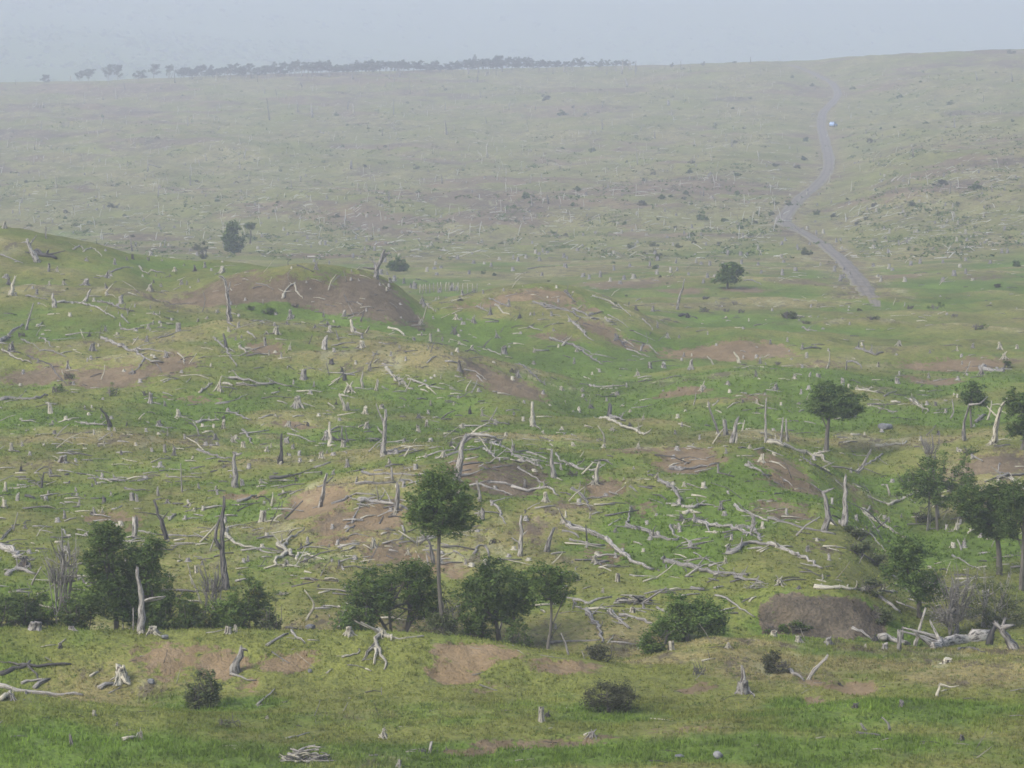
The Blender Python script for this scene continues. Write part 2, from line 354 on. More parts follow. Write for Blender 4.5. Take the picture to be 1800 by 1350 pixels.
OLIVE, LUSHC, DRYC = (.150, .162, .040), (.100, .154, .024), (.235, .195, .088)
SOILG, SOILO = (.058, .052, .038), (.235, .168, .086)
def ground_color(nt):
    at = N(nt, 'ShaderNodeAttribute', attribute_name='cover')
    geo = N(nt, 'ShaderNodeNewGeometry')
    pos = geo.outputs['Position']
    sep = nt.nodes.new('ShaderNodeSeparateColor'); nt.links.new(at.outputs['Color'], sep.inputs[0])
    R, G, B, A = sep.outputs[0], sep.outputs[1], sep.outputs[2], at.outputs['Alpha']
    nf = noise(nt, pos, 2.2, 4, .65); nm = noise(nt, pos, .45, 4, .6); nh = noise(nt, pos, 7.0, 2, .6)
    lf = ramp(nt, math_(nt, 'ADD', G, math_(nt, 'MULTIPLY', math_(nt, 'SUBTRACT', nm, .5), 1.1)), .12, .8)
    df = ramp(nt, math_(nt, 'ADD', B, math_(nt, 'MULTIPLY', math_(nt, 'SUBTRACT', nf, .5), 1.3)), .15, .85)
    c = mixc(nt, lf, OLIVE, LUSHC)
    inv = math_(nt, 'SUBTRACT', 1.0, math_(nt, 'MULTIPLY', lf, .75))
    c = mixc(nt, math_(nt, 'MULTIPLY', math_(nt, 'MULTIPLY', df, .8), inv), c, DRYC)
    # low dark herbs among the grass
    herb = ramp(nt, noise(nt, pos, 1.4, 6, .8), .49, .61)
    c = mixc(nt, math_(nt, 'MULTIPLY', herb, .5), c, (.052, .068, .022))
    sf = ramp(nt, math_(nt, 'ADD', R, math_(nt, 'ADD', math_(nt, 'MULTIPLY', math_(nt, 'SUBTRACT', nf, .5), 1.5), math_(nt, 'MULTIPLY', math_(nt, 'SUBTRACT', nm, .5), 1.1))), .40, .62)
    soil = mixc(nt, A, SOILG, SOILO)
    soil = mixc(nt, ramp(nt, nh, .35, .7), soil, mixc(nt, .45, soil, (.10, .075, .055)))
    soil = mixc(nt, ramp(nt, noise(nt, pos, .8, 5, .7), .42, .62), soil, mixc(nt, .12, soil, (.40, .32, .22)))
    c = mixc(nt, sf, c, soil)
    br = N(nt, 'ShaderNodeHueSaturation'); nt.links.new(c, br.inputs['Color'])
    v = nt.nodes.new('ShaderNodeMapRange'); nt.links.new(nh, v.inputs[0]); v.inputs[1].default_value = .25; v.inputs[2].default_value = .75
    v.inputs[3].default_value = .76; v.inputs[4].default_value = 1.26
    nt.links.new(v.outputs[0], br.inputs['Value'])
    mq = N(nt, 'ShaderNodeMapping'); mq.inputs['Scale'].default_value = (1, .38, 1); mq.inputs['Rotation'].default_value = (0, 0, -.35)
    nt.links.new(pos, mq.inputs[0])
    q1 = noise(nt, mq.outputs[0], .30, 5, .8)
    dryw = ramp(nt, B, .30, .60)
    cc = mixc(nt, math_(nt, 'MULTIPLY', math_(nt, 'MULTIPLY', ramp(nt, q1, .53, .62), .75), dryw), br.outputs[0], (.27, .26, .14))
    q2 = noise(nt, mq.outputs[0], .47, 5, .8)
    cc = mixc(nt, math_(nt, 'MULTIPLY', math_(nt, 'MULTIPLY', ramp(nt, q2, .53, .60), .8), dryw), cc, (.095, .078, .055))
    mp = N(nt, 'ShaderNodeMapping'); mp.inputs['Scale'].default_value = (1, .4, 1); mp.inputs['Rotation'].default_value = (0, 0, .5)
    nt.links.new(pos, mp.inputs[0])
    v2 = nt.nodes.new('ShaderNodeMapRange'); nt.links.new(noise(nt, mp.outputs[0], .11, 5, .75), v2.inputs[0]); v2.inputs[1].default_value = .33; v2.inputs[2].default_value = .67
    v2.inputs[3].default_value = .70; v2.inputs[4].default_value = 1.30
    br2 = N(nt, 'ShaderNodeHueSaturation'); nt.links.new(cc, br2.inputs['Color']); nt.links.new(v2.outputs[0], br2.inputs['Value'])
    return br2.outputs[0], pos, nh, nf

def make_ground_mat():
    m, nt, out = newmat('rough_pasture')
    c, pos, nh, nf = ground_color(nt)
    b = N(nt, 'ShaderNodeBsdfPrincipled'); b.inputs['Roughness'].default_value = .95
    b.inputs['Specular IOR Level'].default_value = .1
    nt.links.new(c, b.inputs['Base Color'])
    bp = N(nt, 'ShaderNodeBump'); bp.inputs['Strength'].default_value = .8; bp.inputs['Distance'].default_value = .22
    hsum = math_(nt, 'ADD', math_(nt, 'MULTIPLY', nf, 1.3), math_(nt, 'MULTIPLY', nh, .6))
    nt.links.new(hsum, bp.inputs['Height']); nt.links.new(bp.outputs[0], b.inputs['Normal'])
    nt.links.new(b.outputs[0], out.inputs[0])
    return m
GROUND = make_ground_mat()
def make_grass_mat():
    m, nt, out = newmat('grass_blades')
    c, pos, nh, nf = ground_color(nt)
    at = N(nt, 'ShaderNodeAttribute', attribute_name='tint')
    mul = N(nt, 'ShaderNodeHueSaturation'); nt.links.new(c, mul.inputs['Color'])
    v = nt.nodes.new('ShaderNodeMapRange'); nt.links.new(at.outputs['Fac'], v.inputs[0]); v.inputs[3].default_value = 1.0; v.inputs[4].default_value = 1.75
    nt.links.new(v.outputs[0], mul.inputs['Value'])
    d = N(nt, 'ShaderNodeBsdfDiffuse'); t = N(nt, 'ShaderNodeBsdfTranslucent')
    nt.links.new(mul.outputs[0], d.inputs[0]); nt.links.new(mul.outputs[0], t.inputs[0])
    mx = N(nt, 'ShaderNodeMixShader'); mx.inputs[0].default_value = .45
    nt.links.new(d.outputs[0], mx.inputs[1]); nt.links.new(t.outputs[0], mx.inputs[2]); nt.links.new(mx.outputs[0], out.inputs[0])
    return m
GRASS = make_grass_mat()

def wood_mat(name, a, b, crack, cr=(.55, .7)):
    m, nt, out = newmat(name)
    uv = N(nt, 'ShaderNodeUVMap'); geo = N(nt, 'ShaderNodeNewGeometry')
    mp = N(nt, 'ShaderNodeMapping'); mp.inputs['Scale'].default_value = (9, 1.3, 1)
    nt.links.new(uv.outputs[0], mp.inputs[0])
    n1 = noise(nt, mp.outputs[0], 1.6, 4, .7); n2 = noise(nt, geo.outputs['Position'], .8, 3, .6)
    oi = N(nt, 'ShaderNodeObjectInfo')
    r = math_(nt, 'ADD', math_(nt, 'MULTIPLY', oi.outputs['Random'], .5), math_(nt, 'MULTIPLY', n2, .8))
    c = mixc(nt, ramp(nt, r, .2, 1.05), a, b)
    c = mixc(nt, ramp(nt, n1, *cr), c, crack)
    p = N(nt, 'ShaderNodeBsdfPrincipled'); p.inputs['Roughness'].default_value = .85; p.inputs['Specular IOR Level'].default_value = .2
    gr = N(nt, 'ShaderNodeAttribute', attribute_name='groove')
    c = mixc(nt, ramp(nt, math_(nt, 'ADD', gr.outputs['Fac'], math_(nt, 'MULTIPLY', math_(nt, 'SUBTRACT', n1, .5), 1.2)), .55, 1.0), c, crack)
    nt.links.new(c, p.inputs['Base Color'])
    bp = N(nt, 'ShaderNodeBump'); bp.inputs['Strength'].default_value = .7; bp.inputs['Distance'].default_value = .05
    nt.links.new(n1, bp.inputs['Height']); nt.links.new(bp.outputs[0], p.inputs['Normal'])
    nt.links.new(p.outputs[0], out.inputs[0])
    return m
WOOD = {'g': wood_mat('weathered_grey_wood', (.18, .172, .158), (.36, .34, .30), (.05, .045, .04), (.47, .61)),
        'c': wood_mat('bleached_wood', (.25, .238, .195), (.44, .41, .315), (.045, .04, .033), (.50, .64)),
        'k': wood_mat('charred_wood', (.035, .033, .032), (.16, .15, .14), (.018, .018, .018), (.5, .6))}
WOOD['w'] = wood_mat('silvered_wood', (.34, .33, .31), (.54, .53, .49), (.16, .15, .14), (.6, .75))
HOLLOW = wood_mat('rotten_heartwood', (.05, .042, .035), (.11, .09, .07), (.03, .025, .02))
BARK = wood_mat('living_bark', (.065, .060, .050), (.14, .13, .108), (.05, .045, .04))

def leaf_mat(name, a, b, y):
    m, nt, out = newmat(name)
    at = N(nt, 'ShaderNodeAttribute', attribute_name='tint')
    oi = N(nt, 'ShaderNodeObjectInfo')
    c = mixc(nt, at.outputs['Fac'], a, b)
    geo = N(nt, 'ShaderNodeNewGeometry')
    yn = ramp(nt, noise(nt, geo.outputs['Position'], 1.3, 3, .6), .58, .72)
    c = mixc(nt, math_(nt, 'MULTIPLY', yn, .55), c, y)
    hv = N(nt, 'ShaderNodeHueSaturation'); nt.links.new(c, hv.inputs['Color'])
    v = nt.nodes.new('ShaderNodeMapRange'); nt.links.new(oi.outputs['Random'], v.inputs[0]); v.inputs[3].default_value = .8; v.inputs[4].default_value = 1.2
    nt.links.new(v.outputs[0], hv.inputs['Value'])
    d = N(nt, 'ShaderNodeBsdfDiffuse'); t = N(nt, 'ShaderNodeBsdfTranslucent')
    nt.links.new(hv.outputs[0], d.inputs[0]); nt.links.new(hv.outputs[0], t.inputs[0])
    mx = N(nt, 'ShaderNodeMixShader'); mx.inputs[0].default_value = .28
    nt.links.new(d.outputs[0], mx.inputs[1]); nt.links.new(t.outputs[0], mx.inputs[2]); nt.links.new(mx.outputs[0], out.inputs[0])
    return m
LEAF = {'dark': leaf_mat('beech_leaves', (.036, .070, .018), (.140, .205, .050), (.18, .20, .05)),
        'yellow': leaf_mat('scrub_leaves', (.045, .080, .024), (.125, .170, .050), (.27, .22, .04)),
        'olive': leaf_mat('shrub_leaves', (.062, .085, .036), (.145, .165, .070), (.15, .15, .07)),
        'brown': leaf_mat('brown_shrub_twigs', (.050, .055, .030), (.105, .110, .060), (.12, .11, .06)),
        'far': leaf_mat('haze_paled_leaves', (.11, .14, .12), (.17, .20, .165), (.18, .19, .16)),  # ridge foliage: extra distance haze painted in as paler leaf colour
        'herb': leaf_mat('herb_leaves', (.055, .092, .022), (.125, .170, .045), (.17, .17, .07)),
        'twig': leaf_mat('bare_twigs', (.10, .095, .08), (.20, .19, .16), (.12, .13, .06))}

# ------------------------------------------------------------------ mesh helpers
def mesh_np(name, V, Q, mats, smooth=True, uv=None, mi=None, tri=False):
    me = bpy.data.meshes.new(name)
    V = np.asarray(V, np.float32); Q = np.asarray(Q, np.int32); k = Q.shape[1]
    me.vertices.add(len(V)); me.vertices.foreach_set('co', V.ravel())
    me.loops.add(Q.size); me.loops.foreach_set('vertex_index', Q.ravel())
    me.polygons.add(len(Q)); me.polygons.foreach_set('loop_start', np.arange(0, Q.size, k, dtype=np.int32))
    me.polygons.foreach_set('loop_total', np.full(len(Q), k, np.int32))
    if smooth: me.polygons.foreach_set('use_smooth', np.ones(len(Q), bool))
    if mi is not None: me.polygons.foreach_set('material_index', np.asarray(mi, np.int32))
    for m in (mats if isinstance(mats, (list, tuple)) else [mats]): me.materials.append(m)
    if uv is not None:
        uv = [tuple(t) + (0.0,) * (3 - len(t)) for t in uv]; uv = np.asarray(uv, np.float32)
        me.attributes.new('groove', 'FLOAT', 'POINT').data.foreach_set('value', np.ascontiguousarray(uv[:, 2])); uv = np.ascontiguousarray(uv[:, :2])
        l = me.uv_layers.new(name='UVMap'); l.data.foreach_set('uv', np.asarray(uv, np.float32)[Q.ravel()].ravel())
    me.update(calc_edges=True)
    return me
def link(name, me, parent=None, loc=None):
    o = bpy.data.objects.new(name, me); COL.objects.link(o)
    if loc is not None: o.location = loc
    if parent is not None: o.parent = parent
    return o
REG = []      # everything that gets a label: (object, noun, adjectives, px, py, size in px, group)
def reg(o, cat, noun, px, py, size, group=None, label=None):
    o['category'] = cat
    if group: o['group'] = group
    if label: o['label'] = label
    REG.append([o, cat, noun, px, py, size, group, label])
    return o

# ------------------------------------------------------------------ the ground sheet
V = np.stack([X2, D2, Z], -1).reshape(-1, 3)
idx = np.arange(NR * NC).reshape(NR, NC)
Q = np.stack([idx[:-1, :-1], idx[:-1, 1:], idx[1:, 1:], idx[1:, :-1]], -1).reshape(-1, 4)
me = mesh_np('ground', V, Q, GROUND)
ca = me.color_attributes.new('cover', 'FLOAT_COLOR', 'POINT')
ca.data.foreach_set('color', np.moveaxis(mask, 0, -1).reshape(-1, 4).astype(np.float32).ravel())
g = link('ground', me); g['kind'] = 'structure'

def sample_mask(x, d):
    px = x / d * F + W / 2
    c = np.clip(np.round((px - px_cols[0]) / 4.2).astype(int), 0, NC - 1)
    r = np.clip(np.round(np.interp(d, ds, np.arange(NR))).astype(int), 0, NR - 1)
    return mask[:, r, c].T

# the air
ZB, ZT = float(Z.min()) - 1.0, float(Z.max()) + 12
hb = [(a, b, c) for c in (ZB, ZT) for a, b in ((-2900, -60), (2900, -60), (2900, 8600), (-2900, 8600))]
mh, nt, out = newmat('moist_air')
pv = N(nt, 'ShaderNodeVolumePrincipled'); pv.inputs['Color'].default_value = (.835, .882, 1.0, 1)
pv.inputs['Density'].default_value = HAZE_DENSITY; pv.inputs['Anisotropy'].default_value = 0.15
nt.links.new(pv.outputs[0], out.inputs['Volume'])
hz = link('haze', mesh_np('haze', hb, [(3, 2, 1, 0), (4, 5, 6, 7), (0, 1, 5, 4), (1, 2, 6, 5), (2, 3, 7, 6), (3, 0, 4, 7)], mh, smooth=False)); hz['kind'] = 'stuff'

# ------------------------------------------------------------------ grass: real blades over the nearer ground
def grass_patch(name, n, d0, d1, hmin, hmax, blades, seed, wdt, lushmin=-1):
    r = np.random.default_rng(seed)
    px = r.uniform(-120, 1920, n); d = d0 + (d1 - d0) * r.uniform(0, 1, n) ** 0.9
    x = (px - W / 2) / F * d
    mk = sample_mask(x, d)
    keep = (r.uniform(0, 1, n) > mk[:, 0] * 1.25) & (r.uniform(0, 1, n) > sstep(d1 * .75, d1, d) * (d1 > 200))
    keep &= (vnoise(x * .9, d * .9, 5) + .5) > r.uniform(0, .8, n)
    x, d, mk = x[keep], d[keep], mk[keep]
    n = len(x); z = ground(x, d)
    h = r.uniform(hmin, hmax, n) * (0.6 + .8 * mk[:, 1])
    Vs, cols, tints = [], [], []
    for b in range(blades):
        a = r.uniform(0, 2 * math.pi, n); lean = r.uniform(.2, .9, n) * h; s = r.uniform(.02, .10, n)
        bx, by = x + np.cos(a) * s, d + np.sin(a) * s
        w = wdt * r.uniform(.6, 1.3, n)
        px_, py_ = -np.sin(a) * w, np.cos(a) * w
        hh = h * r.uniform(.6, 1.1, n)
        tri = np.stack([np.stack([bx + px_, by + py_, z - .03], -1), np.stack([bx - px_, by - py_, z - .03], -1),
                        np.stack([bx + np.cos(a) * lean, by + np.sin(a) * lean, z + hh], -1)], 1)
        Vs.append(tri.reshape(-1, 3)); cols.append(np.repeat(mk, 3, 0)); tints.append(np.repeat(r.uniform(0, 1, n), 3))
    V = np.concatenate(Vs)
    me = mesh_np(name, V, np.arange(len(V)).reshape(-1, 3), GRASS)
    me.color_attributes.new('cover', 'FLOAT_COLOR', 'POINT').data.foreach_set('color', np.concatenate(cols).astype(np.float32).ravel())
    me.attributes.new('tint', 'FLOAT', 'POINT').data.foreach_set('value', np.concatenate(tints).astype(np.float32))
    o = link(name, me); o['kind'] = 'stuff'; o['label'] = 'short rough grass and herbs covering the slopes'; o['category'] = 'grass'
grass_patch('grass', 90000, 108, 150, .07, .20, 3, 3, .035)
grass_patch('meadow_grass', 110000, 150, 300, .07, .17, 3, 4, .07)

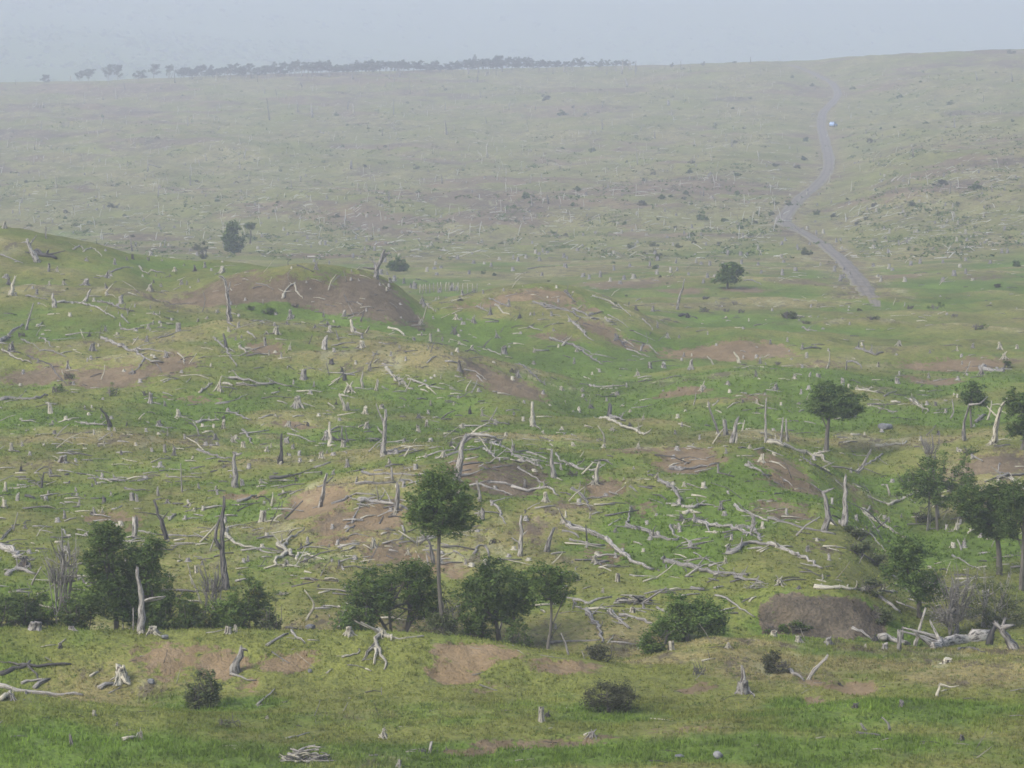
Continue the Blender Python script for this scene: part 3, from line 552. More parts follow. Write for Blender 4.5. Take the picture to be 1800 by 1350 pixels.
DATA = '''
T 0 360
sc 30 165 50 50
Pg 35 265,400 215,320 190,240
Lk 40 250,340 300,360 390,380
Lg 10 0,350 80,380 160,408
Lc 12 510,310 560,290 580,320
Lc 10 580,330 650,305 710,360
rg 600 392 45 35
Pg 14 320,235 320,160
Pg 10 925,325 910,240
Pg 8 1145,300 1155,235
sg 800 418 30 40
sg 885 388 25 25
tk 925 378 20 38
sg 1030 385 20 22
sc 1128 388 20 15
tg 340 465 22 55
hc 398 468 32 38
sg 750 510 50 50
Lg 10 770,475 850,445 925,440
Lg 8 700,505 740,495
Lc 12 975,430 1000,470 1045,490
Lg 10 1050,458 1100,470 1150,478
sc 1220 465 40 30
rk 1360 465 40 50
sg 1430 440 30 45
hc 1550 472 70 50
sc 1285 425 18 14
sc 995 505 22 18
sg 1088 498 18 16
sg 1185 502 18 24
sk 1072 545 20 26
sg 1125 572 20 26
sc 345 562 32 32
hc 445 558 42 26
sg 600 560 70 45
sg 740 585 35 36
sc 742 632 26 30
sc 1050 605 55 55
sg 1265 556 45 35
sg 1305 560 20 32
sc 1385 540 30 24
rk 60 555 45 50
sg 40 510 50 30
Pc 30 75,630 90,560 105,505
Pg 22 590,672 610,635 628,600
tg 845 690 32 58
Pg 28 385,715 378,670 370,630
Lg 12 180,640 260,650 330,665
sg 258 625 35 40
Lg 14 400,685 500,683 560,690 670,715 730,750 800,790
Lg 16 680,680 760,695 840,725 930,745 / 880,740 890,775
Pg 18 180,870 205,780 232,690
Lg 22 0,975 60,920 160,840
Lc 10 275,845 300,820
Lg 12 275,870 310,940 350,990 378,1055
Lg 10 150,940 210,970 280,1025
Lg 10 280,1020 360,1025 460,1065
rg 75 1015 70 70
Lk 14 60,1025 140,1035
Lc 16 10,1015 100,1070 220,1110
Lg 10 190,1050 260,1085 345,1115 400,1190 460,1250
sg 265 1100 20 30
sg 475 1145 45 55
sg 645 1020 60 60
rg 735 885 40 40
rk 625 920 45 38
sc 820 905 40 18
Lg 14 845,870 920,875 1000,860
sg 950 880 60 25
Lg 12 850,770 870,800 900,830
sc 1035 868 38 38
sg 1068 835 24 28
sc 1125 848 20 22
tg 1245 880 40 60
hc 1380 815 30 25
hc 1445 798 30 20
sg 1240 750 18 20
sg 1050 725 20 26
sg 1075 765 20 24
Lc 6 1080,765 1125,792
sg 1115 765 18 22
Lg 8 1100,932 1180,915 1230,890 1330,880
Lc 8 1150,908 1190,890
sg 1025 955 40 40
Lg 8 930,945 1000,940
Lk 8 1160,790 1210,798
rc 1515 755 60 32
Pg 32 1600,815 1590,700 1580,580 1560,520 1535,500 / 1590,620 1610,540
Pg 8 1410,745 1430,670 1415,600
Lg 5 1180,700 1370,685
sc 1595 885 34 36
Lg 12 1590,825 1640,850
sc 1665 855 40 40
Pk 22 1580,1000 1570,950 1560,910
Lg 10 1600,1005 1640,1030
Lg 14 1490,930 1550,985 1600,1050 1650,1140
sg 1645 945 22 25
sg 1685 930 22 22
Lc 20 1675,995 1720,1040
Lg 12 1730,890 1787,935
Lg 24 710,940 830,985 930,1025 1000,1060 1060,1100 1130,1105 / 990,1010 1060,1020 1150,1030 1220,1055 / 1020,1080 960,1150 900,1180
rg 930 1180 60 35
Lc 10 1240,1035 1280,1070 1285,1115
sg 1160 1060 40 45
Lg 8 1095,1110 1130,1175
rc 1530 1300 60 90
Lc 14 1390,1315 1440,1280 1480,1250
Lg 24 1600,1215 1700,1230 1787,1245
Lc 16 1560,1250 1620,1265
Lc 20 1650,1260 1787,1270
Lg 6 1300,1240 1330,1210
T 450 360
Lk 10 290,425 340,440 400,470
rg 420 455 50 55
sg 510 415 24 28
sc 720 378 30 20
Lg 6 670,388 770,378
Pg 34 835,510 840,450 870,390 895,320 / 870,390 910,345 945,335 / 835,455 790,445 750,440
Pg 6 825,415 822,360
Pg 6 635,540 610,460
Lc 14 185,655 220,590 270,545
Lc 10 270,550 285,610 325,655
Pg 4 230,530 222,480 250,450
Lg 10 0,550 60,560 120,595
Pg 5 48,695 48,660
sg 915 490 24 25
sg 935 540 45 35
sg 1030 550 30 40
tg 1105 585 34 45
sg 1080 580 30 30
Lk 10 1120,520 1195,540
sg 1280 610 34 30
rg 1365 600 60 60
sg 1440 630 34 35
rg 1525 615 30 40
tg 1585 620 14 28
rg 1160 700 70 65
Lc 12 1180,690 1230,730 1255,750
rk 1425 670 60 36
Lk 6 1280,685 1400,690
sc 1255 662 20 16
sc 1275 660 20 20
Pc 10 1150,835 1175,770 1190,710 / 1155,830 1130,775
rc 1150 840 60 40
Lg 5 1050,820 1140,808
Lg 12 1540,710 1590,735 1620,745
rg 1635 770 40 70
Lg 12 1630,655 1700,690 1760,715
Lc 14 1670,690 1710,740 1775,770
sg 1765 710 30 50
sc 1395 800 50 40
sg 1430 805 30 20
rg 1520 825 60 50
Lg 8 1470,800 1540,830
Lg 8 1600,820 1690,820
rk 1385 905 70 55
rg 1680 930 50 50
Pg 6 1700,890 1725,855
sg 240 795 45 60
sg 215 835 34 24
rg 470 780 30 40
sg 615 780 40 45
Lg 8 640,775 690,760 740,755
Pk 16 730,810 745,775 755,745
Pc 26 690,890 670,850 662,805
Lg 14 690,890 740,905
Pc 16 760,895 780,870 790,850
sg 740 935 30 40
rg 500 840 50 36
Lc 12 510,855 560,855
sc 515 890 45 45
sg 410 860 30 26
sc 140 900 60 55
sg 130 845 30 24
rc 75 905 50 30
tg 65 980 26 55
rc 235 1015 36 50
Lc 10 135,938 215,945
tg 475 1010 38 85
tc 92 1050 14 40
hc 175 1065 26 45
Lg 10 530,985 620,968 700,965
sc 740 995 70 45
Lg 6 680,1000 750,1015
Lg 8 860,965 935,975
Lc 12 920,860 970,870 1010,890 1045,930
sg 1155 915 24 28
tg 1102 950 26 32
tc 1217 955 22 60
tg 1300 950 14 28
sc 1348 960 18 16
rc 1420 975 40 30
rc 1203 1010 28 36
sc 1000 1000 22 24
sc 820 1052 30 26
sg 940 1055 30 35
sc 1505 1010 40 34
Lk 8 1460,1025 1520,1020 1560,1050
tg 1730 1040 40 55
Lg 10 1620,1010 1680,1035 1710,1055
Lc 8 1740,1060 1787,1070
sk 525 1110 55 35
hc 795 1160 40 60
rk 600 1170 40 40
Lg 8 630,1190 680,1175 730,1162
Lg 6 225,1125 270,1155
tg 330 1215 40 65
Lg 6 340,1190 360,1220
Lg 16 0,1250 60,1260 130,1250 240,1268
sg 405 1270 26 35
Pc 22 745,1275 735,1220 745,1170
Pc 22 835,1295 850,1230
tk 620 1225 30 45
rc 650 1310 100 65
Lg 8 690,1280 780,1290 830,1290
Lc 18 905,1140 940,1180 1000,1265
Lc 16 985,1210 1030,1240 1060,1285 1095,1290
Lg 14 1060,1220 1180,1260 1310,1290
Lc 14 1190,1270 1255,1325
sg 1420 1160 50 70
Lg 12 1320,1095 1400,1105
Lg 10 1450,1150 1530,1170 1610,1225
Lg 8 1540,1190 1590,1240
Lg 8 880,1270 920,1290
Lg 8 1350,1280 1405,1298
sc 1290 1215 14 30
hc 285 1350 40 20
Lc 14 580,1330 640,1340
T 900 360
Lg 16 150,680 250,720 330,730 420,755 480,800
Lg 12 200,685 300,715 400,740
Lg 14 420,730 480,755 560,790
Lg 10 540,775 590,760 635,748
Lc 10 550,795 605,800
Lg 16 370,605 410,650 440,680
Lc 14 560,640 640,665 700,690 760,725
Lg 10 740,700 830,780
Lc 16 650,790 670,815 710,825
Lg 8 670,770 730,800 810,860
Lg 8 120,850 210,880
sg 290 880 26 20
Lg 20 430,825 470,860 500,890 530,930
Lg 8 530,930 570,950
sc 500 890 30 20
Lg 16 265,935 350,965 420,985 480,1020 540,1060 630,1115 / 420,985 500,1010 570,1045 660,1065
Lc 14 350,985 400,935
sc 450 1025 40 24
Lg 8 570,1045 730,1075
Lk 14 720,905 740,940 790,1000
rg 720 950 40 50
Lc 10 780,945 850,990
Lg 10 800,1010 870,1030 960,1065
Lg 12 895,1020 920,985 1000,1030 1030,1050
Lg 8 910,800 980,865
rg 1015 860 30 50
rg 1085 930 40 45
sg 1165 930 24 24
Pg 20 1155,730 1165,660 1190,590 1205,520
Lk 16 1165,780 1220,770 1290,795
rk 1230 790 60 40
Lg 8 980,740 1060,745 1160,760
sk 865 735 34 30
sg 985 745 40 40
tk 815 698 10 22
sg 155 770 20 26
sg 215 770 16 20
tg 275 775 18 34
rk 55 790 40 40
rc 155 1030 34 40
Lg 14 160,1020 250,1020
Lg 14 0,1065 70,1120 150,1190 240,1320 / 50,1160 20,1190
rg 40 1210 60 50
rg 435 1110 30 50
sg 150 1110 40 20
tg 965 1140 30 45
tg 1058 1140 32 40
sg 1250 1150 50 70
rc 880 1195 50 45
sg 1200 1060 30 30
Pc 14 1410,1115 1390,1085 1365,1060
Pc 22 1590,1105 1575,1065 1550,1030
rg 1730 1110 40 50
rc 345 1295 50 34
rc 490 1305 50 30
sc 560 1185 26 20
Lg 14 540,1268 640,1272 790,1262
Lc 6 500,1200 550,1220
rc 1330 1300 80 60
rg 1505 1255 60 35
rg 1705 1200 40 50
sg 735 1320 50 20
Lg 10 1620,530 1680,530 1740,570
Lg 6 105,450 200,435 300,430
Lg 6 505,120 580,95
T 1350 360
Lg 12 240,860 280,880 340,882
rc 915 985 60 50
Lg 20 620,1000 680,1020 740,1050 800,1035
Pc 12 410,1145 430,1090 430,1030
Lc 10 430,1145 460,1125
Lg 14 230,1010 300,1000 370,1005
tc 270 1070 24 40
rg 240 1010 40 40
Pg 14 545,1150 550,1090
Lg 12 550,1100 610,1100 655,1150
hc 185 1215 50 35
tg 290 1200 16 30
sg 360 1205 24 26
sc 770 1130 34 34
rg 1120 1205 34 50
tg 905 1250 30 45
rc 1320 1020 34 40
sg 1430 1000 40 36
rc 1620 1010 60 60
sc 1740 1005 40 30
rc 1650 1080 60 50
sg 1130 1035 24 24
rg 1490 1190 60 70
Lg 30 1480,1140 1560,1165 1640,1170 / 1570,1220 1590,1140 / 1650,1200 1635,1150
sg 55 1290 50 45
sg 135 955 26 30
sg 15 970 30 34
Lc 20 615,1290 700,1300 765,1315 / 680,1295 660,1270 / 700,1300 725,1278
Lg 12 810,1340 840,1320 895,1300
tg 520 1270 30 60
Lg 8 0,1120 60,1130
T 0 690
Lg 20 0,55 90,45 180,50 260,45 330,20
tc 355 145 40 70
Lg 10 320,75 400,85
tg 1050 75 36 75
sc 1245 170 55 55
rg 1150 95 34 40
Lg 10 1500,80 1580,75 1650,50 1730,15
Lg 14 1510,78 1600,65
Lg 18 1590,130 1650,155 1700,175 1750,195
Pk 22 770,245 755,190 730,145 705,115
Lg 18 560,218 650,228 740,230
sc 710 180 20 30
sc 800 270 34 30
Lk 8 590,120 650,135
sk 885 232 22 28
sc 368 220 36 28
sc 245 262 22 16
sg 380 290 40 30
sc 978 185 18 14
sg 780 305 20 26
sg 1110 230 60 40
rc 1170 305 24 50
sg 1290 325 34 36
rc 1365 350 40 36
sc 1560 250 45 60
rg 1500 330 60 50
Lg 20 1370,215 1450,200 1530,195
rk 1560 185 40 30
Lg 16 1695,265 1740,315 1760,365
rc 1625 345 60 45
tc 1700 385 36 45
sc 80 400 50 50
rg 155 375 34 40
sc 728 375 22 40
rc 685 375 26 28
sg 705 330 16 22
rk 845 435 40 38
tg 1150 420 22 60
rg 1215 440 45 75
sc 1345 465 30 22
tg 435 485 60 48
Lc 10 385,480 420,465
rk 145 550 36 50
sg 220 505 20 16
sc 905 532 16 18
Pk 16 290,665 295,610 305,560 / 290,620 270,575 / 300,560 345,552
sg 350 570 45 40
Lc 12 60,668 150,665 230,650 280,645
sc 38 692 45 65
sc 32 800 60 60
tg 120 755 26 50
tc 335 718 22 36
Lk 16 175,725 240,742
sg 290 745 20 14
Lk 10 130,605 210,610
Lg 8 590,572 680,590
rg 800 620 60 45
sg 530 690 36 32
sg 645 655 24 24
sg 775 725 26 34
sg 593 725 16 18
sg 553 788 30 45
tk 725 775 28 50
tg 925 755 34 55
tg 958 760 28 50
Lg 12 870,670 910,680 960,690
Pg 16 1110,720 1100,665
Pg 12 1272,695 1268,600 1262,500
Lg 6 1270,690 1330,675
sc 1165 588 30 20
sg 1385 670 26 36
sc 1505 690 26 40
Lg 6 1180,535 1300,542
Lg 8 1270,590 1400,595
sg 1610 595 26 24
Pg 42 1645,660 1640,580 1635,500 1640,430 / 1640,440 1630,415 / 1640,440 1685,428
Lg 16 1380,400 1460,430 1570,465 1615,460
Lk 12 1525,482 1615,488
tg 1695 650 30 45
Lg 18 1655,765 1720,750 1787,720
sg 655 850 34 50
rc 715 840 30 40
sk 640 850 40 24
Lg 12 780,820 850,795
Lc 8 935,812 985,812
sg 450 880 36 60
Pk 32 1165,1025 1140,940 1105,850 1080,765
Lg 16 1180,1000 1300,1008 1450,1015
Lg 14 970,970 1030,980 1140,1000
Pg 34 940,1010 940,870
Pk 12 960,950 960,870
Lc 14 765,895 810,925 840,960
rg 600 1000 80 30
Lg 10 530,990 620,1010
Pk 42 1585,1370 1560,1200 1550,1000 1560,850 1565,740 / 1525,1080 1500,1020 1530,900 1550,850
Lc 24 1570,960 1600,1030 1680,1075 1787,1095
Lc 16 1310,760 1325,800
sc 1355 825 40 24
Lc 20 1185,890 1230,850
sg 1170 770 50 24
Lc 18 0,1030 40,990 90,940 130,925
sg 175 950 40 30
Lg 10 440,960 480,1020
Lg 40 0,1085 70,1110 130,1160
rk 170 1220 140 90
Lg 30 50,1280 130,1245 240,1270
Lg 8 190,1130 330,1110
Lc 10 1305,1052 1350,1060
sc 1255 1150 16 24
sg 1410 1205 28 36
tc 1370 1255 30 50
sc 1185 1285 30 28
hg 1730 1180 30 40
Pg 14 440,1330 440,1150 430,950 / 440,1200 380,1100 350,1030 / 440,1150 475,1060 / 440,1250 490,1150 / 435,1100 410,1000
Pg 10 535,1300 530,1150 530,1000
Pc 10 1345,1340 1330,1270 1310,1200
T 450 690
hc 290 105 90 80
Lc 8 330,75 410,100
Lg 8 150,60 215,80
Pc 22 620,125 610,70 580,15
sc 640 120 40 50
Lc 10 505,75 550,110
rk 560 85 30 40
Lg 8 600,15 690,40
Lc 5 650,125 720,120
sc 763 150 50 55
tc 875 108 30 26
rc 1220 90 26 45
sc 1035 98 16 12
sc 1062 96 16 12
sc 1380 85 24 18
sc 135 165 34 20
Lg 12 45,175 110,160
sc 228 240 60 45
rk 365 235 40 34
Lg 8 270,240 340,225
sc 770 250 60 50
Lc 8 715,245 760,225
sg 1203 148 34 28
rk 1135 180 50 34
Lc 8 1150,175 1185,185
sc 1190 240 45 50
sc 1135 275 45 50
sc 1440 248 40 36
rk 1490 150 40 60
sc 1580 165 30 45
Lc 8 1590,160 1635,178
sc 1670 220 40 36
Lg 14 1640,190 1700,215 1765,225
Pk 6 1765,225 1765,200
sc 1605 235 22 14
Pk 30 172,495 172,400 178,290
sc 172 500 40 20
tg 218 355 40 42
tg 258 395 26 34
sc 75 410 50 36
sc 105 385 20 30
tk 218 440 12 22
Lg 12 220,290 300,310 360,340 410,345
sg 490 335 70 70
Lg 12 520,270 580,240
Pc 26 515,375 520,320 515,215
Lc 12 510,378 555,375
Lk 26 530,335 610,345 640,355
tc 610 380 40 50
Lc 8 590,380 655,382
Pg 12 597,305 600,240
Lg 12 620,335 690,335
Pg 40 885,435 890,340 895,240 905,120
sc 885 445 60 24
Lg 14 900,430 960,405 1030,380
Lg 18 920,435 1000,425 1060,410 1130,408
tg 1035 348 28 30
Lk 14 790,345 865,335
sc 455 460 60 48
Lc 8 405,465 440,450
sg 495 425 20 24
sg 527 405 16 18
hg 638 522 40 55
hc 930 500 40 40
Lk 10 230,590 340,555 400,530
Lg 14 405,530 460,510 520,490
Lk 26 95,605 180,600 240,585
Lg 8 340,565 450,555
sk 455 575 30 24
sk 280 620 34 32
sc 33 635 34 34
Pg 28 450,800 470,700 495,570
Lg 10 430,660 470,650 540,590
rg 540 580 50 40
Lg 8 395,808 440,800
tc 45 900 55 80
Lg 20 700,640 780,635 860,640 970,630 / 700,640 705,590
Lg 14 1000,620 1060,615 1140,650
Lg 16 740,560 800,580 900,575 1010,570 1100,580 1210,590 / 750,560 745,520 / 1160,580 1165,540
Pg 34 980,840 985,750 990,680 985,640
rc 975 855 60 40
Pg 14 955,615 945,530
Lg 18 530,780 600,760 660,720 740,710 830,720
Lg 30 720,760 800,765 880,780 970,790
Lg 16 1000,790 1060,820
Lg 8 1010,750 1080,780
Lg 10 670,915 685,860 715,820 730,760
Lg 14 630,975 690,930
Lk 8 0,740 60,730 110,780
Lg 8 640,1010 700,990 790,1010
sc 820 1085 55 70
Pg 50 1410,600 1420,500 1440,400 1465,310 / 1430,292 1500,300 1580,295 1640,310 1710,335
sg 1405 612 80 60
Lg 16 1250,460 1340,445 1440,410 1540,395 1650,370
Lg 24 1640,360 1700,380 1787,430
Lg 22 1590,400 1650,440 1700,485
rc 1310 450 80 60
Lc 10 1115,460 1200,440
rc 1180 455 60 34
Lg 8 1210,390 1300,380
rk 1360 375 36 45
sc 1378 335 30 20
sg 1600 360 50 34
tc 1745 305 24 28
Lg 14 1490,655 1560,645 1620,665 1700,690 1787,720
Lg 20 1610,630 1700,635 1787,655
Lg 10 1650,765 1740,740 1787,735
Pg 26 1565,760 1555,690 1540,620
tg 1580 890 30 80
rc 1555 860 36 34
Lg 14 1640,760 1690,810 1710,870 1745,920
Lc 40 160,1070 200,1105 260,1150 / 220,1075 250,1020 340,965 / 165,1120 140,1180 130,1260 130,1330
Lg 16 0,1090 60,1115 150,1125
Lc 16 285,1170 300,1130 350,1125 400,1150 480,1170
rc 215 1215 60 60
rk 315 1085 34 40
Lg 10 330,1085 420,1080 510,1075
sg 510 1080 24 26
rc 1060 1140 70 60
Lg 8 1010,1030 1040,1015 1110,1020
Pg 8 1125,1070 1125,1010
Lc 22 1125,1050 1200,1025 1290,995
Pg 24 1240,1200 1225,1110 1210,1040 1150,965
Lg 16 1520,1130 1550,1080 1600,1075
Lg 16 1600,1070 1635,1160
sg 1465 1200 34 45
Lg 10 1380,1110 1460,1150
T 900 690
Pc 34 140,235 140,160 140,80
Lc 10 150,230 200,265
sc 215 285 40 20
sg 15 160 34 24
sc 370 75 16 22
sc 425 135 20 12
rk 550 110 60 30
Pg 5 540,80 548,40
sc 825 135 34 20
rc 915 190 34 40
sg 660 60 24 30
sg 735 20 50 20
Lc 22 610,160 680,195 770,240 850,265 920,298
Pk 34 680,170 685,105
Lg 24 690,175 740,190 780,200
rk 820 235 50 30
rc 700 265 70 24
Lc 10 505,235 560,250
Pc 14 645,350 640,290 600,235
sc 640 385 45 30
sc 595 340 30 16
sc 350 260 40 24
sc 425 375 50 28
rc 880 390 50 45
sg 1138 292 26 32
Lg 10 415,295 450,310
Lc 14 85,380 125,345
Lc 14 120,350 140,415
Lg 20 0,440 60,470 140,500 210,535
sg 10 420 40 60
Lg 14 100,420 180,440 260,475
Lg 14 310,430 340,480 400,500
Lg 24 385,510 470,535 590,550
Pg 32 295,595 280,500 278,410
sg 340 540 34 50
Lc 10 300,590 350,615
Pc 36 575,635 590,560 605,490
rc 570 640 80 40
Lg 10 640,475 700,505
Lg 14 45,525 120,570 190,620 230,650
Lg 24 0,660 100,690 200,670 280,680 320,720
sc 235 765 60 70
rg 90 660 40 60
Lg 20 415,675 480,720 520,770 545,825
rc 545 880 26 50
Lg 10 820,655 870,695
Lg 8 680,695 750,720
Lg 8 960,745 1050,775
sg 850 535 26 20
sc 780 608 24 16
hc 1202 655 40 38
rc 1012 600 45 50
Lg 26 1020,620 1080,650 1130,690 1165,740 1180,790
Lc 10 1085,625 1175,685
Lc 28 1200,850 1230,825 1310,845
Lg 24 1190,800 1260,810 1300,790 1340,790
rk 1180 880 50 40
Lg 20 1110,530 1180,545 1280,530 1440,500
tg 1440 560 16 60
sg 1495 425 36 40
sc 1265 365 26 12
sc 1745 485 60 60
sc 1660 390 40 30
Lc 8 1560,360 1650,350
Pg 18 1455,310 1420,220 1385,130 1370,65
Lc 10 1400,95 1440,60
Pg 28 1490,300 1482,200
Pg 36 1535,355 1560,270 1575,190
Pc 14 1560,360 1570,290
Pg 10 1265,90 1285,10
rc 1710 75 40 40
sk 1612 68 30 20
Pg 18 1770,350 1770,200 1775,40
Lg 20 1630,510 1700,540 1787,595
sg 1655 505 50 30
Lk 10 1440,560 1550,590
rg 1460 820 60 60
Lg 8 1410,800 1450,800
Lg 24 1555,790 1600,825 1670,860 1730,880 1787,900
Lg 26 1265,895 1330,915 1440,945 1500,940 1600,970 1670,1000 / 1310,930 1385,985
sg 1275 905 40 60
tg 1685 940 30 80
Lg 8 1580,945 1670,935
Lg 22 1650,950 1700,975 1740,1040
Lg 30 1500,1130 1560,1115 1640,1055 1700,1060 1787,1065
rg 1510 1120 60 60
rc 1490 1195 40 50
Lg 30 800,930 850,950 920,965 1000,1010 1100,1030 1160,1025 / 820,920 820,860 835,800
rg 830 815 45 30
Lg 16 1110,930 1130,1000 1200,1020 1270,1070 1290,1100
rc 1140 950 60 40
Lg 12 1270,1120 1340,1160 1420,1200 1480,1240
Lg 34 1060,1185 1150,1195 1250,1225 1400,1255 1540,1270 1640,1280
rk 1065 1190 40 60
Lg 34 350,910 420,950 520,970 600,1005 670,1050 760,1120 850,1190 970,1240 / 440,910 500,950 560,980
Lg 16 350,970 430,985 470,1020
Lg 18 400,1030 480,1045 560,1065 640,1070
sc 350 915 40 50
Pg 30 55,1140 65,1050 65,870
sk 55 1140 50 30
Pg 32 240,1110 260,1030 290,950
sc 575 1190 60 55
tc 738 1320 34 60
sg 460 1310 45 50
sg 720 975 40 34
sg 420 1185 20 16
Lg 10 0,1020 60,1060
Lg 8 675,930 760,880
Lc 10 850,1045 910,1070
Lg 10 1220,640 1340,680
T 1350 690
Lc 34 0,350 100,375 200,410 300,440 370,465 430,500 / 350,455 400,410
Lg 24 230,460 300,500 380,540 440,580
sc 40 440 40 24
Pg 20 90,345 100,260 105,180
Pg 18 135,340 130,260 125,190
Lg 10 0,110 60,120
sc 215 80 34 16
sc 275 50 20 24
Lc 16 860,72 920,75
Lc 24 1000,45 1050,90 1120,135
rc 1020 80 60 40
Lc 14 580,298 640,296
Lc 18 750,375 850,368 930,362 965,345
Pg 22 1375,335 1365,250 1380,170 1405,85 / 1405,85 1480,75 1530,30
Pc 34 1565,360 1590,250 1610,140 1670,40
rc 1560 365 90 30
Pg 16 1270,180 1295,130 1285,50
sg 1240 140 40 30
tk 1170 90 20 28
Lg 22 1450,210 1520,160
Pc 14 1530,190 1555,120 1560,60
Lg 14 1420,440 1500,485
sk 1190 295 40 30
Pg 24 610,560 650,520 720,400
Lg 14 680,510 800,430
Lg 5 760,450 840,505
Pc 14 855,730 830,650
Lc 18 835,785 900,765 970,730 1060,690
Pg 38 530,935 540,800 543,590
Pg 36 390,960 425,870 410,780 385,700 / 385,700 300,635 / 385,700 460,670 / 430,870 480,930
Lg 20 0,880 100,905 200,935 290,960 380,970
Lg 14 370,975 460,990
Lc 30 660,825 720,880 820,940 900,990 990,1025 / 690,850 720,800
Lg 30 0,1065 90,1090 200,1140 290,1180 370,1230
rg 275 1110 60 50
Pg 18 1190,875 1180,760 1180,650
Lg 26 1600,605 1680,590 1787,575
Lc 24 1690,600 1740,640 1787,680
Lg 10 1620,500 1600,560
rc 1320 960 60 70
Lg 10 1260,960 1320,955
rc 1370 1045 40 34
Lg 14 1290,1140 1400,1200 1480,1240
sg 930 870 20 26
sg 705 740 16 20
Lg 14 660,960 740,1030 830,1120
sc 740 1130 24 14
Pg 12 1715,1000 1690,940
rc 80 1345 80 60
T 0 1010
tg 240 378 95 55
sg 505 385 80 28
hc 1070 410 130 55
tc 1590 405 50 45
Lc 10 1440,410 1520,400 1580,380
rc 1645 400 50 60
rk 420 510 60 40
Lc 12 410,490 455,455
Lk 26 0,700 100,665 200,645 330,640 490,630 / 210,650 215,600 / 170,650 130,632 60,620 0,610 / 210,660 250,700 270,740
Lg 20 150,765 220,745 330,735
Lg 26 240,800 330,740
Lc 30 0,880 60,850 100,810
Lg 26 0,785 80,800 230,830 350,840 460,840 575,845 / 160,820 165,880
rg 80 870 90 50
hc 850 745 150 118
Lg 26 690,800 790,765
Lc 14 630,715 680,685
Lg 8 760,830 850,780
Pg 62 1640,680 1660,600 1685,520 / 1650,518 1725,522
Lg 14 1610,695 1680,720 1787,742
hc 655 985 55 45
sc 815 1055 34 28
hg 495 1200 50 80
Lc 24 855,1160 930,1150 970,1110
rc 985 1150 60 70
Pg 44 985,400 985,250 975,120 955,-40
rc 985 412 90 30
Pg 10 860,390 855,200
Pg 10 930,390 930,240
Pg 8 880,380 950,330
Pg 8 200,240 160,140 130,80
Pg 8 260,230 225,120 190,60
Pc 12 1410,200 1360,80 1320,0
Pg 10 1470,190 1490,80 1505,-20 / 1480,120 1450,40 / 1475,150 1530,60
T 450 1010
Pg 26 595,390 600,320 628,240
sc 650 425 90 65
Lc 46 870,385 850,430 840,490 / 820,500 770,550 745,605 / 840,500 850,570 825,630 / 850,540 890,590 910,630 885,665 / 900,390 930,430 945,470 / 930,430 1010,450 1150,438
rc 885 430 100 55
Lc 16 600,580 660,570 710,555 720,520
Lg 18 70,500 130,460 220,415
Lg 20 250,400 290,440 340,480
Lk 16 210,370 310,385
Lg 6 360,458 440,462
Lg 10 105,540 170,580 230,620
Lc 8 490,690 530,660
Lc 10 765,660 800,675
Pg 6 875,840 875,790
Lc 8 1560,770 1680,810
Lg 14 5,915 60,870 130,800
Lc 8 10,920 80,900
Lc 8 180,895 220,885
rc 75 1005 50 30
rc 885 1145 110 80
Pg 24 1210,1245 1225,1170
Lk 20 1145,1240 1200,1245
sg 1000 1345 50 60
Lg 10 210,1145 290,1130 370,1105
sg 1330 1225 24 26
Pc 16 345,320 385,260 405,210 380,160 340,110
sg 620 95 34 30
sk 435 85 26 18
Lg 10 400,240 530,235
sk 425 300 34 20
Pc 14 1690,400 1730,300 1787,215
T 900 1010
sc 635 125 34 35
sc 410 135 34 24
Lc 8 495,103 550,85
Lg 18 510,210 600,180 690,160
sg 915 235 30 34
tc 842 262 40 36
Lg 30 520,250 560,310 610,380 630,480 / 520,250 470,240
Lc 10 670,480 710,420
Lg 26 680,260 740,310 820,380
Lg 20 750,290 850,305 920,330 995,360
Lg 18 260,480 400,470 520,465 610,460
Lg 10 690,470 850,488
sg 305 380 26 40
Pg 14 400,560 370,470 345,410
rc 915 515 110 90
tc 1115 530 55 70
hc 1510 515 50 45
Lc 14 1325,605 1415,590
tg 1605 830 80 90
Pg 40 1605,800 1612,720 1610,650
Lg 20 1640,790 1690,860
tc 205 1025 45 110
rk 250 995 70 40
rg 560 1135 100 50
Lc 10 505,1125 550,1100
Lc 6 965,1005 1120,1022
Lc 5 380,930 430,940
Lg 22 1250,100 1330,110
Lg 20 1420,150 1520,190 1600,240 1690,300
Pg 24 1370,420 1360,350 1330,290
Lg 14 1010,230 1100,285
Lg 24 1560,25 1660,40 1750,60
T 1350 1010
rk 215 100 60 30
Lc 30 320,95 440,100 560,105 650,110 / 350,90 385,15
Lc 30 650,115 760,135 900,130
Lc 12 650,105 720,80 800,65
Lg 26 780,165 850,215 920,260
Pg 24 1025,495 1060,380 1100,240
tc 36 430 45 40
sc 215 470 100 50
sg 425 490 90 55
sc 680 515 30 34
sg 815 525 80 50
Lg 50 790,462 880,472 960,490
Lg 20 585,375 660,410 720,450
rk 745 465 80 50
Pg 26 915,530 915,400
Pk 18 938,470 940,370
Lg 72 1550,450 1450,462 1350,482 1230,508 1150,520
Pg 64 1720,520 1680,470 1640,400 1590,345 / 1645,370 1710,350 / 1640,390 1650,310
Pk 40 1540,490 1560,400 1590,340
Lk 20 1330,530 1400,520 1510,545
rg 1180 500 60 50
sc 1245 618 130 40
Pg 26 270,735 330,660 380,610 415,565
Lg 24 150,670 200,710 250,745
rk 500 770 50 30
Pc 26 1175,850 1195,790 1200,765 / 1200,770 1270,785 1335,775
Lc 12 1200,820 1260,805
rk 610 930 100 40
tk 935 920 34 40
Pg 22 700,1085 650,1045
Lk 20 620,1110 700,1115 790,1130
Pg 18 850,1080 840,1040 800,1000
rk 850 1088 40 20
sk 1350 1155 60 40
Lc 5 235,830 290,800
T 0 50
